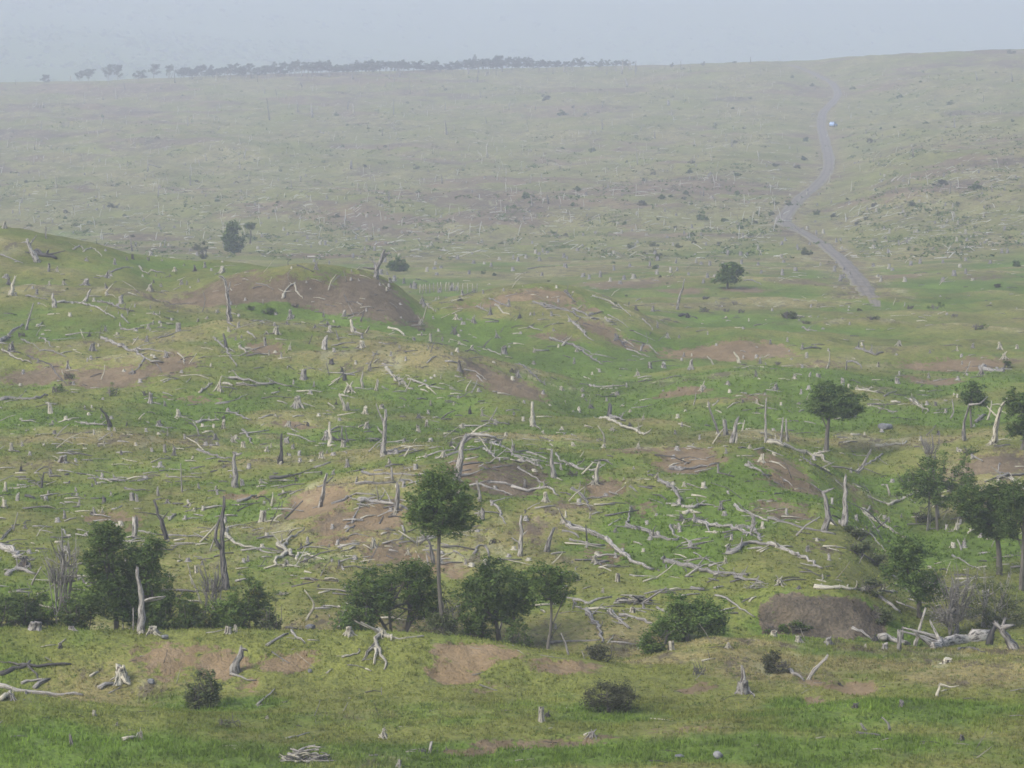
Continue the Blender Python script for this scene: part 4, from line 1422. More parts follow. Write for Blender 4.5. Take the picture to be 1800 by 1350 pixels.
Pc 12 815,490 805,420
Pc 8 590,520 590,440
Pc 10 305,555 300,520
Pg 12 1310,680 1310,610
Pc 10 1440,925 1432,880
Pg 12 1030,1000 1040,950 1120,970
Pc 10 715,655 718,630
Pc 8 905,600 915,570
Pc 8 720,500 718,480
Pc 8 495,370 492,335
Pc 6 518,1270 505,1225
Pk 6 243,850 240,810
Pg 8 1520,710 1535,685
Pc 6 1095,1120 1090,1070
T 450 50
Pg 8 1075,455 1070,340
Pc 12 680,600 675,530
Pg 8 960,600 960,500
Pg 14 390,620 385,530
Pk 8 95,640 85,560 75,490
Pc 14 1330,740 1320,650
Pc 12 1610,900 1610,810
Pc 8 1745,1020 1745,980
Pg 8 880,750 885,690
Pg 16 665,980 665,930
Pg 8 1545,370 1550,290
Pc 10 1600,330 1620,305
Pg 8 320,400 305,350
Pc 8 205,490 212,460
Pc 12 310,1070 305,1030
T 900 50
Pg 12 770,320 765,265
Pg 12 805,410 790,350
Pg 16 1090,540 1088,500
Pg 8 878,950 870,870 862,810
Pc 12 550,740 548,715
Pk 10 255,1225 245,1165
Pc 8 160,570 165,535
Pk 6 1665,240 1665,200
T 1350 50
Pg 8 1015,900 1010,830
Pg 10 1705,370 1700,310
Pg 8 1565,1140 1560,1090
Pg 8 905,1150 890,1100
Pg 8 1460,360 1450,300
'''

# ------------------------------------------------------------------ dead wood
def catmull(pts, step):
    pts = np.asarray(pts, float)
    if len(pts) < 2: return pts
    if len(pts) == 2:
        n = max(3, int(np.linalg.norm(pts[1] - pts[0]) / step) + 1)
        t = np.linspace(0, 1, n)[:, None]; return pts[0] * (1 - t) + pts[1] * t
    P_ = np.vstack([2 * pts[0] - pts[1], pts, 2 * pts[-1] - pts[-2]])
    out = []
    for i in range(1, len(P_) - 2):
        n = max(2, int(np.linalg.norm(P_[i + 1] - P_[i]) / step) + 1)
        for t in np.linspace(0, 1, n, endpoint=False):
            a, b, c, d = P_[i - 1], P_[i], P_[i + 1], P_[i + 2]
            out.append(.5 * ((2 * b) + (-a + c) * t + (2 * a - 5 * b + 4 * c - d) * t * t + (-a + 3 * b - 3 * c + d) * t ** 3))
    out.append(P_[-2])
    return np.array(out)
def tube(path, r0, r1, sides=7, gnarl=.18, r=None, jag=False, flare=0.0, flat_=None):
    """a gnarled tapering limb along a path: vertices, quads, uv"""
    r = r or random
    n = len(path)
    t = np.linspace(0, 1, n)
    rad = r0 + (r1 - r0) * t
    rad = rad * (1 + flare * np.exp(-t * n * .35))
    rad = rad * (1 + gnarl * np.array([r.uniform(-1, 1) for _ in range(n)]))
    tg = np.gradient(path, axis=0); tg /= np.linalg.norm(tg, axis=1)[:, None] + 1e-9
    up = np.array([0, 0, 1.0]) if abs(tg[:, 2]).mean() < .8 else np.array([1.0, .2, 0])
    V, UV = [], []; ln = 0
    lob = [r.uniform(-1, 1) for _ in range(sides)]
    for i in range(n):
        s = np.cross(tg[i], up); s /= np.linalg.norm(s) + 1e-9; u = np.cross(s, tg[i])
        if i: ln += np.linalg.norm(path[i] - path[i - 1])
        for k in range(sides):
            a = 2 * math.pi * k / sides + .25 * math.sin(ln * .7)
            q = rad[i] * (1 + gnarl * 1.7 * lob[k] + gnarl * .7 * r.uniform(-1, 1))
            e = tg[i] * (r.uniform(-.5, 2.6) * rad[i] if (jag and i == n - 1) else 0)
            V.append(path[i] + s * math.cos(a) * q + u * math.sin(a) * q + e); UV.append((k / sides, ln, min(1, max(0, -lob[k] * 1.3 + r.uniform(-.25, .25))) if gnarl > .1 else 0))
    Q = []
    for i in range(n - 1):
        for k in range(sides):
            k2 = (k + 1) % sides
            Q.append((i * sides + k, i * sides + k2, (i + 1) * sides + k2, (i + 1) * sides + k))
    c0, c1 = len(V), len(V) + 1
    V.append(path[0] - tg[0] * rad[0] * .2); UV.append((0, 0)); V.append(path[-1] - tg[-1] * rad[-1] * (.5 if jag else -.25)); UV.append((0, ln))
    for k in range(0, sides):
        k2 = (k + 1) % sides
        Q.append((c0, k2, k, k)); Q.append((c1, (n - 1) * sides + k, (n - 1) * sides + k2, (n - 1) * sides + k2))
    return V, Q, UV
def merge(parts):
    V, Q, UV = [], [], []
    for v, q, u in parts:
        o = len(V); V += list(v); UV += list(u); Q += [tuple(i + o for i in f) for f in q]
    return V, Q, UV
def tris_from(Q):
    T = []
    for f in Q:
        if len(set(f)) == 3:
            g_ = list(dict.fromkeys(f)); T.append(tuple(g_))
        else: T += [(f[0], f[1], f[2]), (f[0], f[2], f[3])]
    return T
def wood_mesh(name, geo, mat, origin, mats2=None, mi=None):
    V, Q, UV = geo
    V = np.array(V) - np.array(origin)
    return mesh_np(name, V, tris_from(Q), mat, uv=UV, smooth=False)

def px2m(w, d): return w * d / F

# stumps: a few shapes of each kind, shared
def stump_geo(kind, seed):
    r = random.Random(seed)
    V, UV, Q, MI = [], [], [], []
    n = 20
    lobes = r.choice([3, 4, 5]); ph = r.uniform(0, 6.28)
    amp = {'s': .5, 't': .2, 'h': .45, 'r': .6}[kind]
    rings = [(-.12, .60), (.05, .56), (.18, .50), (.36, .45), (.58, .42), (.80, .42), (1.0, .44)]
    if kind == 't': rings = [(-.1, .56), (.05, .52), (.2, .46), (.42, .43), (.62, .42), (.82, .40), (1.0, .40)]
    tilt = (r.uniform(-.2, .2), r.uniform(-.2, .2)); slope = r.uniform(-.5, .5), r.uniform(-.5, .5)
    flute = [r.uniform(-1, 1) for _ in range(n)]
    jag = [r.uniform(-.22, .08) if r.random() < .45 else r.uniform(-.05, .06) for _ in range(n)]
    if kind == 'h':
        k0 = r.randrange(n)
        for j in range(-3, 4): jag[(k0 + j) % n] -= .45 - .06 * abs(j)
    lob = [r.uniform(.75, 1.25) for _ in range(lobes)]
    for (z, rr) in rings:
        for k in range(n):
            a = 2 * math.pi * k / n
            li = int(((a * lobes / (2 * math.pi)) + ph) % lobes)
            w = (.5 + .5 * math.cos(a * lobes + ph * lobes))
            f = max(0, 1 - z) ** 2.0
            q = rr * (1 + amp * f * (w * lob[li] * 1.5 - .6)) * (1 + .17 * flute[k] + r.uniform(-.06, .06))
            zz = z
            if z > .7: zz = z + (jag[k] + (slope[0] * math.cos(a) + slope[1] * math.sin(a)) * .35) * (z - .7) / .3
            V.append((q * math.cos(a) + tilt[0] * z, q * math.sin(a) + tilt[1] * z, zz)); UV.append((k / n, z, min(1, max(0, -flute[k] * 1.2))))
    m = len(rings)
    for i in range(m - 1):
        for k in range(n):
            k2 = (k + 1) % n
            Q.append((i * n + k, i * n + k2, (i + 1) * n + k2, (i + 1) * n + k)); MI.append(1 if (flute[k] + flute[k2] < -1.1 and 0 < i < m - 2) else 0)
    top = (m - 1) * n; base = len(V)
    depth = {'s': .10, 't': .08, 'h': .6, 'r': .3}[kind]; wall = .66 if kind == 'h' else .8
    for k in range(n):
        v = V[top + k]; V.append((v[0] * wall + tilt[0] * (1 - wall), v[1] * wall + tilt[1] * (1 - wall), v[2] - depth * .3)); UV.append((k / n, 1.1))
    c = len(V); V.append((tilt[0], tilt[1], 1 - depth)); UV.append((0, 1.3))
    for k in range(n):
        k2 = (k + 1) % n
        Q.append((top + k, top + k2, base + k2, base + k)); MI.append(0)
        Q.append((base + k, base + k2, c, c)); MI.append(1 if kind in 'hr' or seed % 2 else 0)
    return V, Q, UV, MI
def root_tubes(r, cnt, reach, up=.35, rad=.16):
    T = []; a0 = r.uniform(0, 6.28)
    for i in range(cnt):
        a = a0 + 2 * math.pi * (i + r.uniform(-.3, .3)) / cnt
        z = up * r.uniform(.7, 1.5)
        p = [(.22 * math.cos(a), .22 * math.sin(a), z + .12)]
        L_ = reach * r.uniform(.6, 1.35); x = .3
        for s in range(3):
            a += r.uniform(-.3, .3); x += L_ / 3
            z *= r.uniform(.25, .6)
            p.append((x * math.cos(a), x * math.sin(a), z - .05 * s))
        T.append(tube(catmull(p, .22), rad * r.uniform(.7, 1.25), rad * .28, 5, .22, r))
    return T
STUMPS = {}
def stump_mesh(kind, col, v):
    key = (kind, col, v)
    if key in STUMPS: return STUMPS[key]
    r = random.Random(hash((ord(kind), v)) & 0xffff)
    if kind == 'r':
        body = stump_geo('r', 100 + v)
        parts = [(body[0], body[1], body[2])]
        ang = r.uniform(-.9, .9)
        nb = len(body[1])
        tubes = root_tubes(r, r.choice([4, 5, 6]), 1.1, .55, .17)
        for k in range(r.choice([1, 2, 3])):    # broken limbs sticking up
            a = r.uniform(0, 6.28); p = [(0, 0, .5), (.3 * math.cos(a), .3 * math.sin(a), 1.0), (.75 * math.cos(a), .75 * math.sin(a), 1.2 + r.uniform(-.5, .3))]
            tubes.append(tube(catmull(p, .3), .16, .05, 5, .25, r))
        V = [np.array(p) * np.array([.75, .75, .8]) for p in body[0]]
        c, s = math.cos(ang), math.sin(ang)
        V = [np.array((p[0] * c + p[2] * s, p[1], max(-p[0] * s + p[2] * c, -.1))) for p in V]
        Vv, Qq, Uu = merge([(V, body[1], body[2])] + tubes)
        mi = list(body[3]) + [0] * (len(Qq) - nb)
    else:
        body = stump_geo(kind, 10 + v * 3 + ord(kind))
        tubes = root_tubes(r, r.choice([4, 5, 6]), .95, .46, .18) if kind in 'sh' else (root_tubes(r, 3, .5, .16, .13) if v % 2 else [])
        Vv, Qq, Uu = merge([(body[0], body[1], body[2])] + tubes)
        mi = list(body[3]) + [0] * (len(Qq) - len(body[1]))
    T, MI = [], []
    for f, m in zip(Qq, mi):
        t = tris_from([f]); T += t; MI += [m] * len(t)
    me = mesh_np('tree_stump', np.array(Vv), T, [WOOD[col], HOLLOW], uv=Uu, mi=MI, smooth=False)
    STUMPS[key] = me
    return me

NV = {'s': 9, 't': 7, 'h': 6, 'r': 10}
def place_stump(kind, col, px, py, w, h, i):
    x, d, z = cast(px, py)
    me = stump_mesh(kind, col, i % NV[kind])
    wm, hm = px2m(w, d), px2m(h, d)
    root = kind == 'r'
    o = link('uprooted_stump' if root else 'tree_stump', me, loc=(x, d, z - .02))
    k = {'s': .52, 't': 1.05, 'h': .5, 'r': .42}[kind]
    o.scale = (wm * k, wm * k * random.uniform(.8, 1.1), hm * {'s': .95, 't': .97, 'h': 1.0, 'r': .85}[kind])
    o.rotation_euler = (0, 0, random.uniform(0, 6.28))
    tone = {'g': 'grey', 'c': 'bleached', 'k': 'blackened'}[col]
    shape = {'s': 'broad', 't': 'upright', 'h': 'hollow-topped', 'r': 'uprooted'}[kind]
    noun = '%s %s %s' % (shape, tone, 'stump')
    return reg(o, 'stump', noun, px, py - h / 2, max(w, h), 'uprooted stumps and root tangles' if root else 'tree stumps left standing in the pasture')

def wood_line(kind, col, w, segs, S=3.971):
    """segs: list of lists of (px, py); the first is the main stem"""
    main = segs[0]
    r = random.Random(int(main[0][0] * 7 + main[0][1] * 13))
    standing = kind == 'P'
    if standing:
        bx, bd, bz = cast(main[0][0], main[0][1])
        drift = r.uniform(-.15, .15)
        def pt(p, lift=0.0):
            up = (main[0][1] - p[1]) / F * bd
            d = bd + drift * up + lift
            return np.array([(p[0] - W / 2) / F * d, d, CAMH - (p[1] - HOR) / F * d])
    else:
        cs = [cast(p[0], p[1]) for p in main]
        dm = float(np.median([c[1] for c in cs]))
        span = max(px2m(abs(main[-1][0] - main[0][0]) + 1, dm), 1.0)
        def pt(p, lift=0.0):
            x, d, z = cast(p[0], p[1])
            lim = span * 2.2 + 2
            d = min(max(d, dm - lim), dm + lim)
            x = (p[0] - W / 2) / F * d
            return np.array([x, d, float(ground(x, d))])
        bd = dm
    rad = px2m(w, bd) / 2 * (1.0 if standing else 1.12)
    mp = [pt(p) for p in main]
    if not standing:
        for q in mp: q[2] += rad * .45
    else:
        mp[0] = mp[0] - np.array([0, 0, .15])
    step = max(.5, rad * 2.2) if bd < 350 else max(1.2, rad * 3)
    path = catmull(mp, step)
    L_ = np.linalg.norm(np.diff(path, axis=0), axis=1).sum()
    jit = min(rad * .35, .10) if standing else min(rad * .9, .2)
    for i in range(1, len(path) - 1): path[i] += np.array([r.uniform(-1, 1), r.uniform(-1, 1), r.uniform(-1, 1)]) * jit
    if not standing and bd < 350:
        gz = ground(path[:, 0], path[:, 1]) + rad * .25
        path[:, 2] = np.maximum(path[:, 2], gz)
    sides = 9 if bd < 180 else (7 if bd < 340 else 5)
    tip = .5 if standing else .5
    parts = [tube(path, rad * 1.08, rad * (tip if len(path) > 3 else .75), sides, .16, r, jag=True, flare=.35 if (standing and rad > .12) else .1)]
    # broken branch stubs
    if rad > .1 and L_ > 2 and bd < 350:
        for k in range(r.choice([2, 3, 4, 5]) if not standing else r.choice([0, 1, 2, 3])):
            i = r.randrange(1, max(2, len(path) - 1)); a = r.uniform(0, 6.28)
            dv = np.array([math.cos(a), .5 * math.sin(a), abs(math.sin(a)) * .7 + .02]) * r.uniform(.5, 2.2) * min(1.2, rad * 4)
            sp = np.array([path[i], path[i] + dv * .6, path[i] + dv + np.array([r.uniform(-.2, .2), 0, r.uniform(-.1, .2)])])
            parts.append(tube(catmull(sp, .3), rad * .42, rad * .14, 5, .2, r, jag=True))
    o0 = np.array(path[0]); o0[2] = float(ground(o0[0], o0[1]))
    tone = {'g': 'grey', 'c': 'bleached', 'k': 'charred'}[col]
    mx = sum(p[0] for p in main) / len(main); my = sum(p[1] for p in main) / len(main)
    dx, dy = main[-1][0] - main[0][0], main[-1][1] - main[0][1]
    plen = math.hypot(dx, dy)
    if standing:
        name = 'dead_trunk'; ang = math.degrees(math.atan2(dx, -dy))
        st = 'leaning' if abs(ang) > 13 else 'upright'
        noun = '%s %s dead trunk' % (tone, st)
        if len(segs) > 1: noun = 'branched %s %s dead trunk' % (tone, st)
        cat, grp = 'dead tree', 'dead trunks still standing'
    else:
        small = w * S <= 9
        name = 'fallen_branch' if small else 'fallen_log'
        sl_ = dy / (dx if abs(dx) > 1 else 1)
        bent = ''
        if len(main) > 2:
            m = main[len(main) // 2]; off = abs((m[0] - main[0][0]) * dy - (m[1] - main[0][1]) * dx) / max(plen, 1)
            if off > plen * .08: bent = 'bent '
        noun = '%s%s %s' % (bent, tone, 'fallen branch' if small else 'fallen log')
        noun = ('thin ' if small else ('thick ' if w * S >= 24 else '')) + noun
        if len(segs) > 1: noun = 'limbed ' + noun
        cat, grp = ('branch', 'broken branches on the grass') if small else ('log', 'fallen logs on the grass')
    bm = merge(parts)
    me = wood_mesh(name, bm, WOOD[col], o0)
    o = link(name, me, loc=o0)
    for sg in segs[1:]:
        if standing: bp = [pt(p, r.uniform(-.3, .3) * i) for i, p in enumerate(sg)]
        else:
            bp = [pt(p) for p in sg]
            for q in bp: q[2] += rad * .4
        # root the branch on the stem
        j = int(np.argmin(np.linalg.norm(path - bp[0], axis=1)))
        if np.linalg.norm(path[j] - bp[0]) < max(1.2, rad * 3): bp[0] = path[j].copy()
        bpth = catmull(bp, step)
        for i in range(1, len(bpth)): bpth[i] += np.array([r.uniform(-1, 1), r.uniform(-1, 1), r.uniform(-1, 1)]) * jit * .6
        bw = min(rad * .62, .3) if rad > .06 else rad * .8
        b = link('branch', wood_mesh('branch', tube(bpth, bw, bw * .35, max(5, sides - 1), .2, r, jag=True), WOOD[col], o0))
        b.parent = o
    reg(o, cat, noun, mx, my, plen, grp)
    return o

items = []
TX = TY = 0; K = 3.971
for ln in DATA.strip().split('\n'):
    f = ln.split()
    if f[0] == 'T': TX, TY = float(f[1]), float(f[2]); continue
    if f[0][0] in 'LP':
        segs, cur = [], []
        for t in f[2:]:
            if t == '/': segs.append(cur); cur = []
            else:
                a, b = t.split(','); cur.append((TX + float(a) / K, TY + float(b) / K))
        segs.append(cur)
        items.append((f[0], float(f[1]) / K, segs))
    else:
        items.append((f[0], TX + float(f[1]) / K, TY + float(f[2]) / K, float(f[3]) / K, float(f[4]) / K))
for i, it in enumerate(items):
    if it[0][0] in 'LP': wood_line(it[0][0], it[0][1], it[1], it[2])
    else: place_stump(it[0][0], it[0][1], it[1], it[2], it[3], it[4], i)

# ------------------------------------------------------------------ living trees and bushes
def leaves(centers, per, spray, leaf, seed, flat=.28, droop=.1):
    """sprays of small leaf faces around each centre -> vertices, quads, tint"""
    r = np.random.default_rng(seed)
    n = len(centers); C = np.repeat(np.asarray(centers), per, 0); m = len(C)
    rad = np.repeat(spray * r.uniform(.5, 1.3, n), per) * np.sqrt(r.uniform(0, 1, m)); a = r.uniform(0, 2 * math.pi, m)
    P_ = C + np.stack([rad * np.cos(a), rad * np.sin(a), r.normal(0, 1, m) * spray * flat - droop * rad], -1)
    nrm = np.stack([r.normal(0, .55, m), r.normal(0, .55, m), np.ones(m)], -1); nrm /= np.linalg.norm(nrm, axis=1)[:, None]
    t = np.stack([np.cos(a), np.sin(a), r.normal(0, .3, m)], -1)
    b = np.cross(nrm, t); b /= np.linalg.norm(b, axis=1)[:, None]; t = np.cross(b, nrm)
    s = leaf * r.uniform(.6, 1.4, m)[:, None]
    V = np.stack([P_ - t * s, P_ - b * s * .55, P_ + t * s, P_ + b * s * .55], 1).reshape(-1, 3)
    tint = np.repeat(np.clip(.5 * r.uniform(0, 1, m) + .5 * np.repeat(r.uniform(0, 1, n), per), 0, 1), 4)
    return V, np.arange(m * 4).reshape(-1, 4), tint
def crown_mesh(name, ells, mat, leaf, dens, seed, layered=True, spray=.32):
    r = np.random.default_rng(seed); C = []
    for (cx, cy, cz, rx, ry, rz) in ells:
        n = max(8, int(dens * 1.3 * (rx * ry * rz) ** (2 / 3.)))
        u = r.normal(0, 1, (n, 3)); u /= np.linalg.norm(u, axis=1)[:, None]
        q = r.uniform(.12, 1, n) ** .45 * (1 + .24 * np.sin(u[:, 0] * 5 + seed) * np.cos(u[:, 2] * 4 + seed * 2) + .12 * np.sin(u[:, 1] * 9 + u[:, 0] * 7 + seed * 3) + r.normal(0, .11, n))
        p = u * q[:, None] * np.array([rx, ry, rz]) + np.array([cx, cy, cz])
        if layered:
            lay = rz / 5.5
            p[:, 2] = (np.round((p[:, 2] - cz) / lay + .35 * np.sin(p[:, 0] * 1.3 + seed)) - .0) * lay + cz + r.normal(0, lay * .16, n)
        C.append(p)
    C = np.concatenate(C)
    # a few holes where the branches are bare
    k = (vnoise(C[:, 0] / spray / 2.2 + seed, C[:, 2] / spray / 1.6 + C[:, 1] / spray / 3, seed) > -.31)
    for _ in range(4):
        h = C[r.integers(len(C))]
        k &= np.linalg.norm(C - h, axis=1) > spray * 1.3
    C = C[k]
    V, Q, tint = leaves(C, 34, spray, leaf, seed + 1)
    me = mesh_np(name, V, Q, mat, smooth=False)
    me.attributes.new('tint', 'FLOAT', 'POINT').data.foreach_set('value', tint.astype(np.float32))
    return me
def tree(name, bpx, d, ells, trunk_w, leaf='dark', lean=None, dens=95, lsize=.075, noun='', cat='tree', group=None, label=None, stems=1, limbs=7, layered=True, spray=.32, bpy_=None, bark=None, twigs=0, lf=.45):
    """ells: crown ellipses as (px, py, rx, ry) at distance d"""
    r = random.Random(int(bpx * 3 + d))
    if bpy_ is not None:
        x0, d, z0 = cast(bpx, bpy_)
    else:
        x0 = (bpx - W / 2) / F * d; z0 = float(ground(x0, d))
    root = bpy.data.objects.new(name, None); COL.objects.link(root); root.location = (x0, d, z0)
    m = d / F
    E = []
    for (px, py, rx, ry) in ells:
        E.append(((px - W / 2) * m - x0, r.uniform(-.1, .1) * rx * m, CAMH - (py - HOR) * m - z0, rx * m, rx * m * .95, ry * m))
    top = max(E, key=lambda e: e[5] * e[3])
    T = []
    tips = []
    for s in range(stems):
        off = (s - (stems - 1) / 2) * .5 * (1 if stems > 1 else 0)
        e = E[s % len(E)] if stems > 1 else top
        end = np.array([e[0] + off * .4, e[1] + off * .3, e[2] + e[5] * .35])
        st = np.array([off * .3, off * .2, -.25])
        midp = (st + end) / 2 + np.array([r.uniform(-.25, .25), r.uniform(-.2, .2), 0])
        path = catmull([st, midp, end], .4)
        T.append(tube(path, trunk_w * m / 2 * (.8 if stems == 1 else .55), trunk_w * m * .16, 8, .10, r, flare=.35))
        for k in range(limbs):
            j = r.randrange(int(len(path) * lf), len(path)); e2 = r.choice(E)
            a = r.uniform(0, 6.28); q = r.uniform(.5, .92)
            tip = np.array([e2[0] + e2[3] * q * math.cos(a), e2[1] + e2[4] * q * math.sin(a), e2[2] + e2[5] * r.uniform(-.55, .7)])
            mid_ = path[j] * .5 + tip * .5 + np.array([0, 0, -.1])
            T.append(tube(catmull([path[j], mid_, tip], .5), trunk_w * m * .17, .02, 5, .15, r))
    for k in range(twigs):
        e2 = r.choice(E); a = r.uniform(0, 6.28)
        b0 = np.array([e2[0] + e2[3] * .4 * math.cos(a), e2[1] + e2[4] * .4 * math.sin(a), e2[2] - e2[5] * .3])
        b1 = np.array([e2[0] + e2[3] * 1.0 * math.cos(a), e2[1] + e2[4] * 1.0 * math.sin(a), e2[2] + e2[5] * r.uniform(.2, 1.25)])
        T.append(tube(catmull([b0, (b0 + b1) / 2 + np.array([.1, 0, -.1]), b1], .4), .024, .010, 4, .2, r))
    v, q, u = merge(T)
    if name == 'bare_shrub': bark = WOOD['g']
    link('trunk', mesh_np('trunk', v, tris_from(q), bark or BARK, uv=u), parent=root)
    link('crown', crown_mesh('crown', E, LEAF[leaf], lsize, dens, int(bpx + d), layered, spray), parent=root)
    if len(ells):
        cx = sum(e[0] for e in ells) / len(ells); cy = sum(e[1] for e in ells) / len(ells)
    reg(root, cat, noun, cx, cy, 60, group, label)
    return root

BT = 'trees along the gully'
tree('beech_tree', 785, 148, [(775, 888, 58, 44), (772, 852, 36, 30), (748, 900, 38, 28), (804, 902, 36, 26), (776, 920, 44, 20)], 14, label='lone round-crowned green tree on a tall bare trunk in front of the middle mound', lsize=.075, dens=95, lf=.78)
tree('beech_tree', 205, 149.5, [(190, 985, 44, 60), (188, 940, 26, 20), (200, 1050, 60, 50)], 14, noun='dense dark green tree', label='dense dark green tree behind the near bank, left one of the touching pair', stems=2)
tree('beech_tree', 255, 150, [(257, 1000, 40, 50), (262, 960, 26, 22), (250, 1060, 46, 45)], 14, label='dense dark green tree right of the pale snag behind the near bank', stems=2)
tree('beech_tree', 884, 148.5, [(870, 1035, 66, 44), (850, 1070, 48, 40), (900, 1060, 40, 40)], 13, label='wide bushy green tree with forking dark stems behind the near crest', stems=3, limbs=5)
tree('beech_tree', 958, 145, [(965, 1028, 40, 34), (990, 1015, 24, 18), (945, 1010, 20, 18)], 9, label='small round tree on a thin straight trunk right of the wide bushy tree')
tree('beech_tree', 700, 149.5, [(700, 1040, 66, 46), (640, 1055, 40, 40), (745, 1065, 40, 38), (735, 1010, 34, 26)], 11, label='broad leafy thicket tree with grey twigs just left of the tall bare trunk', stems=4, limbs=5, twigs=16, dens=80)
tree('beech_tree', 1452, 228, [(1467, 707, 44, 28), (1452, 690, 28, 20), (1490, 712, 30, 20), (1444, 716, 22, 16)], 11, bpy_=792, label='flat-layered dark tree with a pale bare trunk standing on the far grassy flat', lsize=.10, dens=85)
tree('beech_tree', 1708, 240, [(1710, 692, 24, 21), (1720, 704, 16, 12)], 5, bpy_=752, label='small dull green tree behind the two pale leaning trunks on the right', lsize=.10, dens=70)
tree('beech_tree', 1796, 236, [(1800, 715, 32, 34), (1790, 740, 22, 24)], 8, bpy_=790, label='dark green tree cut by the right edge, beside the leaning pale trunk', lsize=.10)
tree('beech_tree', 1757, 176, [(1735, 892, 52, 40), (1765, 872, 36, 28), (1706, 882, 34, 26), (1745, 932, 34, 16)], 12, label='dark spreading tree with curved dark trunk in the ravine on the right', lsize=.08, dens=85)
tree('beech_tree', 1795, 172, [(1800, 892, 40, 46), (1780, 930, 28, 20)], 10, label='dark tree in the ravine touching the right edge')
tree('beech_tree', 1648, 196, [(1640, 835, 52, 42), (1602, 850, 32, 26), (1682, 838, 36, 32), (1650, 870, 44, 22)], 7, label='thin-leaved greyish tree in the ravine under a bare twiggy top', lsize=.08, dens=42, twigs=20, limbs=10)
tree('beech_tree', 1618, 160, [(1608, 1000, 52, 50), (1590, 965, 36, 30), (1634, 1030, 36, 34)], 13, label='dark leafy tree at the right end of the grey eroded bank', lsize=.075, dens=85)
tree('beech_tree', 1212, 150, [(1222, 1082, 50, 32), (1196, 1060, 30, 20), (1180, 1105, 34, 26), (1250, 1090, 30, 30)], 10, label='slanting dark green shrub tree behind the second crest, left of the eroded bank', stems=3, limbs=4)
tree('beech_tree', 1152, 144.5, [(1150, 1130, 24, 30), (1170, 1110, 22, 20)], 6, label='low dark green shrub beside the upturned white root plate', stems=2, limbs=3)
# bare grey shrub trees
tree('bare_shrub', 1676, 156, [(1680, 1050, 40, 52), (1668, 1085, 36, 30)], 8, leaf='twig', dens=34, lsize=.05, label='leafless grey twiggy shrub between the dark tree and the huge fallen log', twigs=46, stems=4, limbs=9, cat='shrub', layered=False)
tree('bare_shrub', 1632, 197, [(1634, 790, 18, 26)], 3, leaf='twig', dens=14, lsize=.05, label='spiky grey bare twigs poking above the ravine tree', twigs=34, stems=3, limbs=5, cat='shrub', layered=False)
tree('bare_shrub', 1730, 158, [(1735, 1055, 44, 54), (1765, 1080, 40, 36)], 8, leaf='olive', dens=46, lsize=.06, label='olive half-bare bush behind the huge fallen log', twigs=24, stems=4, limbs=6, cat='shrub', layered=False)
tree('bare_shrub', 105, 150, [(105, 1010, 34, 44), (120, 985, 20, 34)], 6, leaf='twig', dens=20, lsize=.05, label='grey bare twiggy shrub left of the dense dark trees', twigs=44, stems=4, limbs=8, cat='shrub', layered=False)
tree('bare_shrub', 372, 150, [(372, 1030, 26, 34)], 5, leaf='twig', dens=18, lsize=.05, label='grey bare twiggy shrub at the foot of the charred twisted trunk', twigs=34, stems=3, limbs=7, cat='shrub', layered=False)
tree('bare_shrub', 790, 149, [(788, 1085, 26, 32), (770, 1100, 26, 18)], 5, leaf='twig', dens=26, lsize=.05, label='pale lichen-grey bare shrub at the foot of the lone tree trunk', twigs=30, stems=3, limbs=7, cat='shrub', layered=False)

def bush(px, py, w, h, leaf, d=None, label=None, noun='bush', dens=90, lsize=.07, twigs=8, group=None, spray=.26):
    if d is None:
        x, d, z = cast(px, py)
    r = random.Random(int(px * 5 + py))
    E = [(px + r.uniform(-.1, .1) * w, py - h * .48, w * .36, h * .5), (px - w * .27, py - h * .36, w * .25, h * .38), (px + w * .26, py - h * .36, w * .26, h * .40)]
    return tree('bush', px, d, E, max(4, w * .06), leaf=leaf, noun=noun, cat='bush', group=group, label=label, stems=3, limbs=3, layered=False, dens=dens, lsize=lsize, twigs=twigs, spray=spray)
BG = 'scrub bushes behind the near bank'
for a in [(15, 1104, 90, 72, 'yellow', 149), (75, 1104, 90, 66, 'dark', 150), (135, 1104, 70, 60, 'yellow', 149), (305, 1106, 90, 84, 'dark', 149), (345, 1108, 70, 64, 'yellow', 148.5),
          (398, 1110, 74, 74, 'dark', 149), (445, 1108, 80, 104, 'yellow', 150), (476, 1108, 40, 60, 'olive', 149), (-60, 1104, 110, 90, 'dark', 150), (625, 1112, 70, 56, 'dark', 148.5), (770, 1118, 60, 50, 'olive', 148),
          (835, 1128, 60, 46, 'dark', 148), (910, 1135, 50, 44, 'yellow', 147), (640, 1032, 60, 40, 'dark', 157)]:
    bush(a[0], a[1] + 18, a[2], a[3] + 18, a[4], d=a[5], noun={'yellow': 'yellow-tinged scrub bush', 'dark': 'dark green scrub bush', 'olive': 'olive scrub bush'}[a[4]], group=BG)
GB = 'bushes scattered on the slopes'
bush(1073, 1252, 86, 62, 'brown', label='dark rounded wind-shaped bush alone on the foreground slope', dens=150, lsize=.05)
bush(358, 1245, 64, 64, 'olive', label='green bush with white twigs in the foreground hollow', twigs=20, dens=170)
bush(1052, 1160, 60, 30, 'brown', label='low brownish bush in the dip between the two crests')
bush(1362, 1182, 52, 36, 'brown', label='brown bush with pale twigs on the right foreground bank', twigs=18)
bush(1228, 1186, 20, 26, 'olive', noun='thin wispy bush', group=GB)
bush(1552, 1096, 46, 30, 'olive', label='olive bush at the right foot of the grey eroded bank')
bush(1400, 1108, 50, 18, 'yellow', label='bright green bush growing at the foot of the grey eroded bank')
bush(1362, 1112, 34, 20, 'dark', noun='low dark bush', group=GB)
bush(1620, 918, 36, 24, 'brown', label='round brown bush on the bright green ravine floor')
